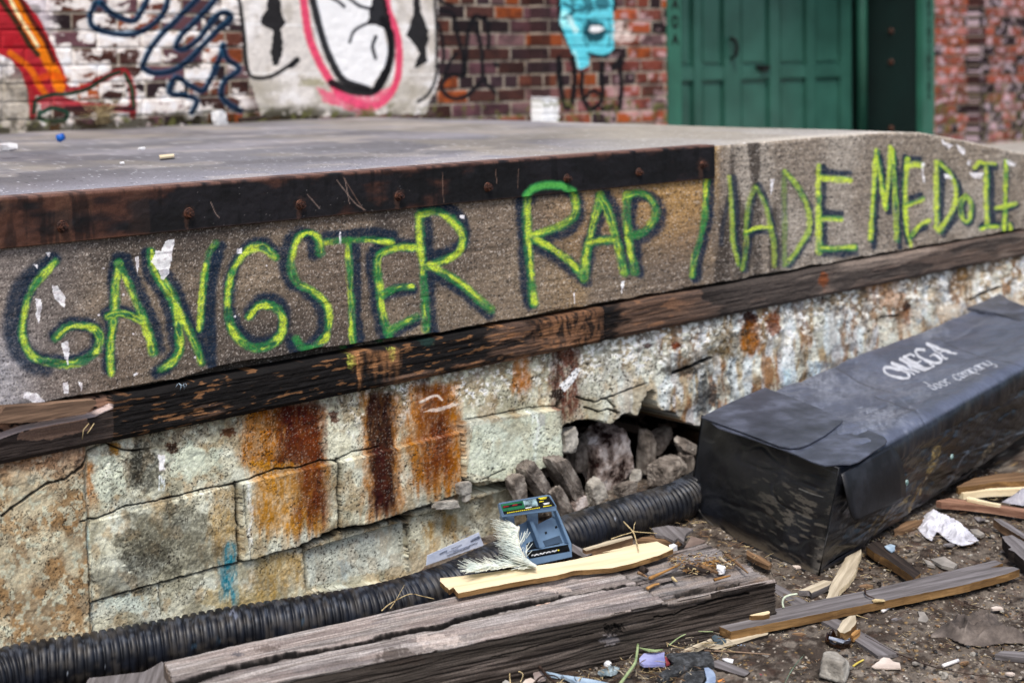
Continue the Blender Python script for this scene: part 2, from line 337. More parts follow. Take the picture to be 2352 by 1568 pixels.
def letters(s):
    DK = '#0a2f4c'; GR = '#2a7c4c'; YE = '#bccf48'
    L = []   # (region, points, dark offset, scale)
    A = lambda r, p, off=(-6, 2), k=1., f=1.: L.append((cv(r, p), off, k, f))
    # G A N G S T E R
    A('r4', [(350, 280), (240, 400), (180, 500), (150, 620), (140, 740), (170, 840), (230, 900), (330, 925), (430, 935), (530, 910), (610, 850), (635, 770), (600, 710), (520, 690), (430, 700), (355, 765)], (-3, -3), 1.)
    s.stroke(cv('r4', [(350, 260), (200, 350), (110, 450), (65, 600), (62, 760), (110, 880), (200, 960), (300, 975)]), 13, DK, .85, .7, seed=21)
    A('r4', [(762, 290), (735, 420), (730, 560), (715, 700), (700, 850), (705, 990)], (-2, -7))
    A('r4', [(762, 290), (820, 400), (870, 520), (920, 640), (965, 760), (985, 860)], (9, -4))
    A('r4', [(690, 630), (780, 610), (900, 655)], (0, -3), .9)
    A('r4', [(955, 220), (980, 350), (1060, 480), (1110, 600), (1135, 740), (1140, 850), (1090, 930), (1020, 975)], (-6, 4))
    A('r4', [(1050, 390), (1110, 500), (1160, 620), (1220, 740), (1270, 850), (1290, 920)], (5, -6))
    A('r4', [(1385, 170), (1340, 240), (1315, 360), (1300, 500), (1290, 640), (1280, 720)], (8, 4), .85)
    s.stroke(cv('r4', [(1400, 250), (1370, 330), (1350, 480), (1345, 640), (1352, 800), (1352, 940)]), 11, DK, .95, .5, seed=22)
    A('r4', [(1760, 250), (1690, 190), (1610, 190), (1540, 250), (1480, 360), (1455, 500), (1460, 640), (1510, 750), (1600, 820), (1700, 820), (1780, 760), (1810, 680), (1790, 600), (1730, 560), (1650, 560), (1590, 630)], (2, -7))
    A('r4', [(2035, 225), (2020, 140), (1960, 100), (1890, 140), (1855, 230), (1850, 330), (1890, 420), (1980, 470), (2060, 540), (2090, 640), (2070, 760), (1990, 830), (1920, 830), (1885, 780)], (-9, 1))
    A('r4', [(2080, 150), (2210, 140), (2370, 135), (2400, 140), (2500, 150)], (1, -8), .85)
    A('r5', [(140, 150), (145, 300), (155, 450), (160, 600), (165, 760), (172, 840)], (8, 0), .8)
    A('r5', [(550, 190), (450, 190), (350, 220), (310, 265), (310, 350), (325, 450), (330, 540), (345, 620), (370, 700), (390, 780)], (-7, -3))
    A('r5', [(350, 500), (440, 455), (540, 448)], (0, 4), .9); A('r5', [(390, 735), (470, 690), (570, 640)], (1, 6), .9)
    A('r5', [(592, -20), (600, 150), (615, 300), (620, 450), (632, 600), (636, 720)], (8, 2), 1.)
    A('r5', [(592, -25), (690, -45), (790, 5), (855, 80), (865, 150), (830, 220), (740, 270), (650, 300)], (4, -9), 1.)
    A('r5', [(650, 320), (760, 375), (860, 440), (950, 520), (1040, 595)], (-2, 7))
    # R A P
    A('r5', [(1265, -120), (1265, 0), (1275, 200), (1290, 350), (1300, 480), (1310, 550)], (-6, 2), 1.)
    A('r5', [(1275, -130), (1310, -185), (1400, -205), (1500, -198), (1565, -155), (1590, -80), (1575, 0), (1500, 60), (1400, 95), (1310, 130)], (5, 6), 1.05)
    A('r5', [(1330, 150), (1430, 210), (1520, 270), (1580, 325), (1612, 370)], (1, 6), 1.05)
    A('r5', [(1745, -140), (1715, -20), (1680, 120), (1650, 270), (1640, 400)], (3, 4))
    A('r5', [(1745, -140), (1800, -30), (1840, 100), (1870, 220), (1900, 350)], (7, -3))
    A('r5', [(1660, 165), (1740, 150), (1835, 145)], (0, 0), .95)
    A('r5', [(1918, -140), (1912, 0), (1925, 120), (1945, 240), (1965, 350)], (7, 3))
    A('r5', [(1920, -135), (2000, -150), (2070, -110), (2100, -20), (2065, 60), (2000, 110), (1940, 120)], (7, 4), .95)
    # M A D E   M E  D o  I t .
    A('r3', [(332, 1150), (325, 1280), (312, 1420), (290, 1530), (255, 1650), (240, 1760)], (5, 2), .8)
    A('r3', [(480, 1130), (492, 1250), (500, 1400), (506, 1550), (540, 1690)], (5, 1), .65, .6)
    s.stroke(cv('r3', [(490, 1190), (460, 1300), (430, 1450), (420, 1560)]), 5, DK, .55, .7, seed=23)
    A('r3', [(640, 1190), (600, 1300), (585, 1440), (585, 1560), (562, 1720)], (3, 1), .7, .5)
    A('r3', [(650, 1190), (710, 1320), (740, 1450), (762, 1560), (765, 1690)], (3, -2), .65, .5)
    A('r3', [(580, 1490), (650, 1462), (735, 1462)], (0, 5), .65)
    A('r3', [(822, 1100), (822, 1250), (826, 1400), (824, 1560), (826, 1690)], (0, 0), .7, .3)
    A('r3', [(830, 1100), (900, 1180), (960, 1290), (988, 1400), (975, 1490), (920, 1580), (850, 1680)], (2, 3), .75, .7)
    A('r3', [(1052, 1060), (1050, 1300), (1055, 1500), (1055, 1610)], (6, 1), .75)
    A('r3', [(1060, 1120), (1150, 1130), (1240, 1135)], (-1, -8), .7); A('r3', [(1060, 1385), (1120, 1385), (1185, 1390)], (0, -7), .7); A('r3', [(1060, 1590), (1160, 1590), (1270, 1582)], (0, 5), .8)
    A('r3', [(1415, 975), (1408, 1100), (1398, 1250), (1388, 1400), (1380, 1540)], (4, 10), .7)
    A('r3', [(1420, 1000), (1440, 1120), (1460, 1240), (1478, 1330)], (4, 0), .65); A('r3', [(1478, 1330), (1490, 1200), (1500, 1080), (1508, 950)], (4, 5), .65)
    A('r3', [(1518, 980), (1526, 1100), (1536, 1250), (1543, 1400), (1546, 1540)], (4, 10), .7)
    A('r3', [(1602, 1010), (1590, 1150), (1590, 1300), (1598, 1450), (1625, 1560)], (-3, -4), .65)
    A('r3', [(1600, 1050), (1650, 1035), (1692, 1040)], (-2, -7), .65); A('r3', [(1600, 1300), (1650, 1285), (1705, 1262)], (-3, -6), .65); A('r3', [(1630, 1510), (1680, 1450), (1735, 1425)], (-4, 7), .65)
    A('r3', [(1806, 1040), (1804, 1150), (1804, 1300), (1804, 1460)], (6, 3), .7)
    A('r3', [(1826, 1050), (1885, 1110), (1925, 1200), (1920, 1310), (1875, 1400), (1820, 1480)], (5, 5), .7)
    A('r3', [(1985, 1250), (2018, 1300), (2012, 1390), (1985, 1420), (1958, 1380), (1955, 1300), (1985, 1250)], (3, 3), .6)
    A('r3', [(2120, 1070), (2122, 1250), (2128, 1430)], (6, 1), .7); A('r3', [(2040, 1075), (2070, 1045), (2100, 1050), (2170, 1055)], (1, 4), .65); A('r3', [(2080, 1455), (2130, 1440), (2185, 1440)], (1, -4), .65)
    A('r3', [(2238, 1030), (2236, 1200), (2232, 1350), (2226, 1470)], (1, 1), .6); A('r3', [(2175, 1335), (2240, 1320), (2300, 1305)], (1, 3), .6); A('r3', [(2262, 1430), (2270, 1465)], (1, 1), .7)
    for i, (p, off, k, f) in enumerate(L):
        w = 11.5*k
        s.stroke(p, w*1.8, '#14302f', .14*f, .8, .2, off=off, seed=30+i, spk=.5, wv=.7)
        s.stroke(p, w*(1.22 if k > .78 else .9), DK, 1.*(.55+.45*f), .45, .25, off=(off[0]*1.3, off[1]*1.3), seed=30+i, spk=.2, wv=.7)
    for p, off, k, f in L:
        q = smooth(p, 3)
        for a in q[::2]:
            if random.random() < .5: r_ = random.uniform(.5, 1.2); s.blot(a[0]+random.gauss(0, 15*k), a[1]+random.gauss(0, 15*k), r_, r_, DK, .6*f, .2, ns=3)
    for i, (p, off, k, f) in enumerate(L):
        w = 11.5*k
        o2 = (-off[0]*.3, -off[1]*.3)
        s.stroke(p, w*(.8 if k > .78 else .66), GR, (.9 if k > .78 else .55)*f, .5, .25, off=o2, seed=60+i, spk=.35, wv=.7)
        s.stroke(p, w*.7, '#3c9c46', .6*f, .6, .4, off=o2, seed=70+i, spk=.55, patch=.48, wv=.7)
        s.stroke(p, w*(.52 if k > .78 else .6), YE, .95*f, .7, .45, off=(o2[0]*(2.2 if k > .78 else 2.6), o2[1]*(2.2 if k > .78 else 2.6)), seed=90+i, spk=.45, patch=.45 if k > .78 else .3, wv=.9)

def slab():
    cols = np.concatenate([xcols(-420, 2560, 1.65), np.linspace(7.0, 13.5, 30)])
    r = .014
    rows = []    # (kind, param)
    zf = np.linspace(.615, 1, 300)      # front rows, fraction up to the crown (front height scaled to zt)
    ntop = 210
    yb = YD+r+np.concatenate([[0], np.geomspace(.012, 6.62-YD-r, ntop)])
    X = []; Y = []; Z = []
    zb = .615
    for f in np.linspace(0, 1, 300): X.append(cols); Y.append(cols*0+YD); Z.append(zb+np.maximum(zt(cols)-r-zb, .002)*f)
    for a in np.linspace(0, math.pi/2, 7)[1:-1]: X.append(cols); Y.append(cols*0+YD+r-r*math.cos(a)); Z.append(np.maximum(zt(cols)-r, zb)+r*math.sin(a))
    for y in yb: X.append(cols); Y.append(cols*0+y); Z.append(np.maximum(zt(cols), zb+r))
    X, Y, Z = map(np.array, (X, Y, Z)); nf = 300
    px, py = proj(X, Y, Z); s = Sheet(px, py, '#77695c')
    fr = np.zeros(X.shape, bool); fr[:nf+3] = True; fr = fr.ravel(); x, y, z = X.ravel(), Y.ravel(), Z.ravel()
    P, Q = s.x, s.y
    # ---- front: board marked concrete
    s.mix(ss(.35, .7, fbm(x*2.2, z*6, 4, 1))*.8, '#8a7b69'); s.mix(ss(250, 500, P)*(1-ss(620, 900, P))*ss(640, 760, Q)*.6, '#4c4645')
    s.mix(ss(.42, .7, fbm(x*5, z*5, 4, 2))*(1-ss(900, 1150, P))*.6, '#484342')
    s.mix(ss(.45, .75, fbm(x*3+4, z*3, 3, 5))*ss(1150, 1500, P)*(1-ss(1640, 1660, P))*.8, '#a4875c')
    s.mix(ss(1180, 1400, P)*(1-ss(1625, 1640, P))*(1-ss(480, 640, Q))*.5, '#a9824e')
    s.mix(ss(1640, 1700, P)*.75, '#8d8377'); s.mix(ss(.45, .7, fbm(x*4, z*5, 4, 15))*ss(1640, 1700, P)*.6, '#a39c92')
    s.mix(ss(1636, 1645, P)*(1-ss(1760, 1840, P))*ss(.38, .6, fbm(x*16, z*4, 4, 16))*.85, '#4f463f')
    s.mix((1-ss(60, 300, P))*.5, '#8e8683'); s.mix((1-ss(0, 120, P))*ss(700, 850, Q)*.5, '#a9abb3')
    s.mod(60, 3.2, .12, 31); s.mod(9, 9, .16, 32); s.mod(3.2, 2.6, .3, 33, 2)
    sp = ss(.72, .86, vn(P/2.3, Q/2.3, 34)); s.mix(sp*.45, '#c4bdb4'); sp = ss(.7, .85, vn(P/2.8, Q/2.8, 35)); s.mix(sp*.6, '#2e2926')
    # white scrapes and spills
    base0 = s.c.copy()
    W = '#d9d7dc'
    s.fill(cv('r4', [(1060, 150), (1110, 140), (1105, 200), (1090, 270), (1080, 360), (1050, 395), (1030, 390), (1000, 300), (970, 260), (990, 210), (1030, 210)]), W, .0)
    letters(s)
    pore = ss(.5, .8, vn(P/2.1, Q/1.7, 77))*.32+ss(.5, .72, fbm(P/7, Q/4, 4, 78))*.14; s.c += (base0-s.c)*np.clip(pore, 0, 1)[:, None]
    s.fill(cv('r4', [(1060, 150), (1110, 140), (1105, 200), (1090, 270), (1080, 360), (1050, 395), (1030, 390), (1010, 330), (965, 290), (990, 215), (1030, 215)]), W, .9, 4, 5, .35)
    for p in ([(860, 260), (885, 250), (890, 310), (878, 360), (868, 310)], [(225, 520), (265, 525), (262, 600), (250, 690), (235, 640)], [(330, 430), (370, 440), (420, 520), (415, 580), (350, 520)],
              [(390, 800), (440, 790), (445, 870), (435, 950), (415, 900)], [(1510, 205), (1545, 200), (1550, 235), (1520, 235)], [(150, 1110), (230, 1120), (290, 1180), (230, 1190), (150, 1150)],
              [(400, 1060), (430, 1050), (440, 1120), (410, 1130)], [(500, 1050), (530, 1050), (520, 1110)], [(850, 1000), (885, 990), (880, 1010), (855, 1015)], [(290, 225), (320, 225), (315, 260)], [(205, 300), (240, 300), (240, 330)], [(2165, 95), (2175, 100), (2175, 180), (2160, 160)]):
        s.fill(cv('r4', p), W, .8, 3, 6, .4)
    for p in ([(1870, 410), (1895, 408), (1885, 460), (1875, 495)], [(1572, 480), (1578, 480), (1580, 555), (1574, 555)], [(845, -15), (875, -10), (870, 10), (850, 5)]): s.fill(cv('r5', p), W, .8, 2, 7, .3)
    for p in ([(735, 1150), (760, 1145), (750, 1200), (738, 1250), (728, 1200)], [(1700, 1040), (1715, 1040), (1720, 1170), (1708, 1170)], [(1820, 890), (1900, 930), (1870, 945), (1830, 920)], [(1920, 920), (1980, 950), (1970, 990), (1930, 960)], [(2000, 1100), (2090, 1105), (2080, 1140), (2030, 1140)],
              [(2240, 1020), (2300, 1040), (2290, 1060), (2250, 1050)], [(1990, 1020), (2010, 1030), (2005, 1060), (1990, 1050)], [(1840, 1110), (1900, 1130), (1890, 1145), (1845, 1135)]): s.fill(cv('r3', p), W, .75, 3, 8, .4)
    s.specks(34, '#cfcbc8', (20, 1600, 560, 860), (.8, 1.8), .5, 50); s.specks(12, '#dedbe0', (100, 700, 600, 900), (1, 3), .6, 51)
    front = s.c.copy()
    # ---- top: smooth trowelled grey
    s.c[:] = hx('#747377')
    s.mix(ss(.35, .65, fbm(x*.9, y*2.2, 4, 41))*.7, '#868387'); s.mix(ss(.45, .7, fbm(x*2.5, y*1.4, 4, 42))*.6, '#605d60')
    s.mix((1-ss(YD+.02, YD+.55, y))*.5, '#92919a'); s.mix(ss(.5, .66, fbm(x*1.3, y*3, 5, 48))*.3, '#54514f'); s.mix(ss(.58, .66, fbm(x*5, y*5, 5, 49))*.35, '#a39c94'); s.mix((1-ss(YD+.03, YD+.12, y))*(1-ss(3.7, 3.85, x))*.7, '#8d7468')  # whitish blue sheen painted towards the front edge, then stains and rusty brown
    s.mix(ss(1180, 1500, P)*.75, '#98948c'); s.mix(ss(.5, .7, fbm(x*3, y*1.5, 3, 43))*.4, '#8c8474')
    s.mix((1-ss(YD, YD+.16, y))*ss(3.8, 4.2, x)*.6, '#b3aca1')
    sp = (_h(np.floor(x*240), np.floor(y*150), 5) > .992); s.mix(sp*.6, '#d9d9dd'); sp = (_h(np.floor(x*130), np.floor(y*90), 6) > .9975); s.mix(sp*.8, '#2c2c30')
    s.blot(80, 353, 60, 5, '#515058', .4, .4); s.blot(130, 366, 40, 4, '#4c4b54', .4, .4)
    s.mod(70, 6, .07, 45); s.mix((1-ss(0, .25, 6.55-y))*ss(.3, .6, fbm(x*7, y*9, 3, 46))*.8, '#4c4838')
    s.c[fr] = front[fr]; s.finish(1.42, .2, 1., 1.08)
    # blend corner
    s.grain(.20)
    # relief
    d = (fbm(x*40, z*40, 3, 50)-.5)*.004+(fbm(x*4, z*90, 3, 51)-.5)*.0022
    # ragged bottom edge of the band
    bl = zb+.003+.011*fbm(x*14, x*0, 4, 52)+.012*ss(.5, .8, fbm(x*2.6+3, x*0, 2, 53))*(1-ss(2.2, 2.6, x))
    low = 1-ss(0, .006, z-(bl+.0))
    d = d-.05*low*(x < 13)
    d[~fr] = 0
    Yd = Y.ravel()-d*0
    Yd = Y.ravel().copy(); Yd[fr] -= d[fr]
    Zd = z.copy(); Zd[~fr] += ((fbm(x*1.5, y*1.5, 3, 54)-.5)*.012)[~fr]*ss(0, .3, (y-YD))[~fr]
    V = np.stack([x, Yd, Zd], -1).reshape(X.shape+(3,))
    o = grid_mesh('slab', V, s.c, closed_back=None, mat=mat_paint('trowelled concrete', .8, .3, 260, .5, .0015, .1, 500))
    adopt(o, dock)
slab()

def steel():
    cols = xcols(-420, 1637, 2.0, 450); prof = []
    yf = YD-.010
    zs = np.linspace(.99, TOP+.003-.006, 62)
    for z in zs: prof.append((yf, z))
    for a in np.linspace(0, math.pi/2, 6)[1:]: prof.append((yf+.006-.006*math.cos(a), TOP-.003+.006*math.sin(a)))
    for y in np.linspace(yf+.01, YD+.055, 16): prof.append((y, TOP+.003))
    pr = np.array(prof); X, I = np.meshgrid(cols, np.arange(len(pr))); Y = pr[I, 0]; Z = pr[I, 1]
    px, py = proj(X, Y, Z); s = Sheet(px, py, '#221f22'); x, z, y = X.ravel(), Z.ravel(), Y.ravel(); P, Q = s.x, s.y
    t = np.clip((TOP-z)/.115, 0, 1)
    s.mix(ss(.4, .62, fbm(x*6, z*14, 4, 2))*.5, '#343038')
    rust = fbm(x*9, z*22, 5, 3)-.03+.17*(1-ss(60, 560, P))+.16*(1-ss(0, .16, t))+.1*ss(.86, 1, t)-.10*ss(900, 1300, P)
    s.mix(ss(.54, .72, rust)*.85, '#4f3026'); s.mix(ss(.66, .84, rust)*.6, '#734733')
    s.mix(ss(.5, .62, fbm(x*30, z*5, 4, 4))*(1-ss(60, 520, P))*.35, '#7c563e')
    s.mix((1-ss(.0, .07, t))*.8*ss(.3, .5, fbm(x*25, z*3, 3, 8)), '#7d5646'); s.mix(ss(YD, YD+.01, y)*.9, '#8a6a5e')
    s.mix(ss(.55, .72, fbm(x*60, z*9, 4, 5))*.5, '#0e0d10')
    s.mix(ss(.9, 1., t)*.4, '#8a5c3c')
    for a, b in (((1262, 446), (1385, 425)),): pass
    # green spray carried over the lower edge of the plate
    p = cv('r2', [(1268, 1250), (1310, 1205), (1400, 1182), (1500, 1188), (1565, 1225)])
    s.stroke(p, 10, '#2c9a4a', .95, .35, .15, seed=3); s.stroke(p, 6, '#5cc648', .7, .5, .2, seed=4)
    for pp in ([(1345, 1290), (1375, 1360), (1400, 1390)], [(2150, 1150), (2260, 1290), (2330, 1340)], [(1960, 1240), (2040, 1330)], [(2200, 1140), (2230, 1300)]): s.stroke(cv('r1', pp), 1., '#9c8478', .7, .5)
    for pp in ([(100, 1130), (160, 1230), (230, 1340)], [(730, 1100), (735, 1200), (740, 1290)], [(1070, 1080), (1080, 1170)], [(1215, 1080), (1215, 1200)]): s.stroke(cv('r2', pp), .9, '#8a6c5c', .7, .5)
    for bx, by in ((690, 470), (433, 490), (916, 450), (1614, 378)): s.blot(bx, by, 15, 17, '#4a342c', .7, .4); s.blot(bx-4, by+16, 6, 22, '#6a4634', .5, .5)
    s.specks(40, '#a8a29e', (450, 960, 425, 520), (.5, 1.), .4, 9)
    s.grain(.25)
    s.finish(1.45, .12, .72, .9)
    dd = (fbm(x*12, z*20, 4, 7)-.5)*.0035+(fbm(x*70, z*70, 2, 8)-.5)*.0015
    V = np.stack([x, y-dd*(z < TOP), z+dd*.3*(z > TOP-.001)], -1).reshape(X.shape+(3,))
    o = grid_mesh('steel_edge', V, s.c, closed_back=None, mat=mat_paint('rusty black steel', .6, .3, 300, .4, .001, .15, 500))
    md = o.modifiers.new('thick', 'SOLIDIFY'); md.thickness = .006; md.offset = -1
    adopt(o, dock)
    first = None
    for bx, by in ((143, 520), (433, 490), (690, 470), (916, 450), (1120, 430), (1302, 410), (1467, 396), (1614, 378)):
        p = ony(bx, by, yf)
        if first is None:
            bm = bmesh.new()
            bmesh.ops.create_cone(bm, cap_ends=True, segments=20, radius1=.0145, radius2=.0125, depth=.004, matrix=Matrix.Translation((0, -.002, 0)) @ Matrix.Rotation(math.radians(90), 4, 'X'))
            bmesh.ops.create_cone(bm, cap_ends=True, segments=6, radius1=.011, radius2=.0105, depth=.009, matrix=Matrix.Translation((0, -.008, 0)) @ Matrix.Rotation(math.radians(90), 4, 'X'))
            bmesh.ops.create_cone(bm, cap_ends=True, segments=12, radius1=.005, radius2=.0045, depth=.010, matrix=Matrix.Translation((0, -.016, 0)) @ Matrix.Rotation(math.radians(90), 4, 'X'))
            b = link('bolt', bm, M_RUST, sm=False); first = b
        else:
            b = first.copy(); COL.objects.link(b)
        b.location = p; b.rotation_euler = (0, random.random()*3, 0); b.parent = o; b.matrix_parent_inverse = Matrix.Translation(-Vector(dock.location))
        b.matrix_parent_inverse = Matrix()
steel()

def sill(p0, p1, z0, z1, proud, seed, back=.06, kind=0):
    cols = xcols(p0, p1, 1.7, 800); rows = int((z1-z0)/.0011)
    prof = [(YD-proud+.02*k/5*(1 if kind != 9 else 0)*0+.0, z0+(z1-z0)*k/rows) for k in range(rows+1)]
    X, I = np.meshgrid(cols, np.arange(rows+1)); Z = z0+(z1-z0)*I/rows; Y = X*0+YD-proud
    # a narrow top ledge and underside
    X = np.concatenate([X[:1], X, X[-1:]]); Z = np.concatenate([Z[:1], Z, Z[-1:]]); Y = np.concatenate([Y[:1]+back, Y, Y[-1:]+back])
    px, py = proj(X, Y, Z); s = Sheet(px, py, '#584439'); x, z = X.ravel(), Z.ravel(); P, Q = s.x, s.y
    g = fbm(x*7, z*150, 5, seed); s.mix(ss(.35, .7, g)*.6, '#7d5f4a')
    t = (z-z0)/(z1-z0)
    burn = fbm(x*5, z*22, 5, seed+1)+.24*(1-ss(600, 1100, P))+.05+.08*t-.3*ss(1380, 1500, P)*(1-ss(1600, 1640, P))+.18*ss(1600, 1640, P)*(1-ss(1700, 1760, P))-.13*ss(1900, 2000, P)
    s.mix(ss(.46, .60, burn)*.93, '#1b1513'); s.mix(ss(.56, .7, burn)*.5, '#0e0b0b')
    fresh = fbm(x*11+5, z*55, 5, seed+2); s.mix(ss(.56, .7, fresh)*(1-ss(.5, .62, burn))*.6*(1-ss(1500, 1650, P)), '#9a6c4a')
    s.mix(ss(.64, .70, fbm(x*26, z*150, 4, seed+3))*ss(120, 400, P)*(1-ss(1200, 1500, P))*.6, '#96683f')
    s.mix(ss(1500, 1750, P)*.6, '#685d56'); s.mix(ss(.5, .7, fbm(x*3, z*20, 4, seed+5))*ss(1700, 1900, P)*.6, '#8f8074')
    s.blot(1893, 642, 12, 16, '#8a4a22', .9, .4); s.streak(1885, 1902, 640, 668, '#8a4a22', .7)
    if kind == 1:
        for pp, c in (((130, 880, 180, 960), '#9c8f30'), ((390, 840, 440, 900), '#9c8f30')):
            a, b, c_, d_ = pp; s.blot(752.6+.36*(a+c_)/2, 498.6+.36*(b+d_)/2, 10, 18, '#a8b040', .75, .5, inner=.6)
        s.blot(985, 783, 16, 12, '#16433c', .7, .5)
        s.streak(812, 832, 810, 870, '#b9814f', .8); s.streak(845, 905, 805, 860, '#a8754a', .65); s.streak(1235, 1390, 700, 800, '#9a6c4a', .6, soft=22, hol=.85, bot=10)
        s.streak(905, 920, 800, 850, '#b07c50', .6)
        s.fill([(40, 1000), (130, 960), (200, 960), (215, 985), (120, 1010), (40, 1012)], '#b08a72', .9, 4)
    s.mod(30, 1.4, .18, seed+6); s.grain(.3)
    s.finish(1.4, .17, .95, .95)
    d = (fbm(x*8, z*130, 5, seed+7)-.5)*.006+(fbm(x*3, z*8, 3, seed+8)-.5)*.008
    d -= .004*ss(.5, .58, burn)*fbm(x*40, z*60, 3, seed+9)
    e = np.minimum(ss(0, .12, t), 1-ss(.88, 1.02, t)); d -= (1-e)*.008
    if kind == 1:
        # the face has split off at the left end: upper half gone, pale inner wood showing
        yb = np.interp(P, [0, 60, 220, 270], [1005, 985, 955, 930]); up = (Q < yb) & (P < 262)
        d[up] -= .022; s.mix(up*.75*ss(.3, .5, fbm(P/12, Q/4, 3, 3)), '#93705c')
        s.mix(((np.abs(Q-yb) < 4) & (P < 262))*.8, '#c5b3ae')
        s.mix(((Q > yb+6) & (P < 262))*.7, '#3a312d')
    Yd = Y.ravel()-d; ed = (np.arange(X.size) < X.shape[1]) | (np.arange(X.size) >= X.size-X.shape[1]); Yd[ed] = YD+.05
    zz = z+(fbm(x*6, x*0, 3, seed+11)-.5)*.008*(t-.0)
    V = np.stack([x, Yd, zz], -1).reshape(X.shape+(3,))
    o = grid_mesh('sill_timber', V, s.c, mat=MSILL); adopt(o, dock)
    for side in (0, -1):   # end caps
        bm = bmesh.new(); vs = [bm.verts.new(tuple(q)) for q in V[::4, side]]+[bm.verts.new((V[0, side, 0], YD+.05, z1)), bm.verts.new((V[0, side, 0], YD+.05, z0))]
    return o
MSILL = mat_paint('charred timber', .8, .25, 200, .5, .002, .15, 400)
sill(-420, 1378, .508, .615, .020, 11, kind=1)
sill(1380.5, 2560, .510, .617, .016, 37, kind=2)
def splinter_board():
    pts = cv('c7', [(-400, 560), (0, 520), (60, 440), (600, 405), (640, 395), (1100, 360), (1110, 400), (980, 520), (660, 560), (590, 590), (250, 620), (0, 625), (-400, 700)])
    bm = bmesh.new(); vs = [bm.verts.new(tuple(ony(a, b, YD-.040))) for a, b in pts]
    f = bm.faces.new(vs); r = bmesh.ops.extrude_face_region(bm, geom=[f])
    for v in [g for g in r['geom'] if isinstance(g, bmesh.types.BMVert)]: v.co.y += .03
    bmesh.ops.triangulate(bm, faces=bm.faces)
    o = link('split_board', bm, wood('split board wood', '#3a2e28', '#a3846c', '#77604f', 60), sm=False); adopt(o, dock)
splinter_board()

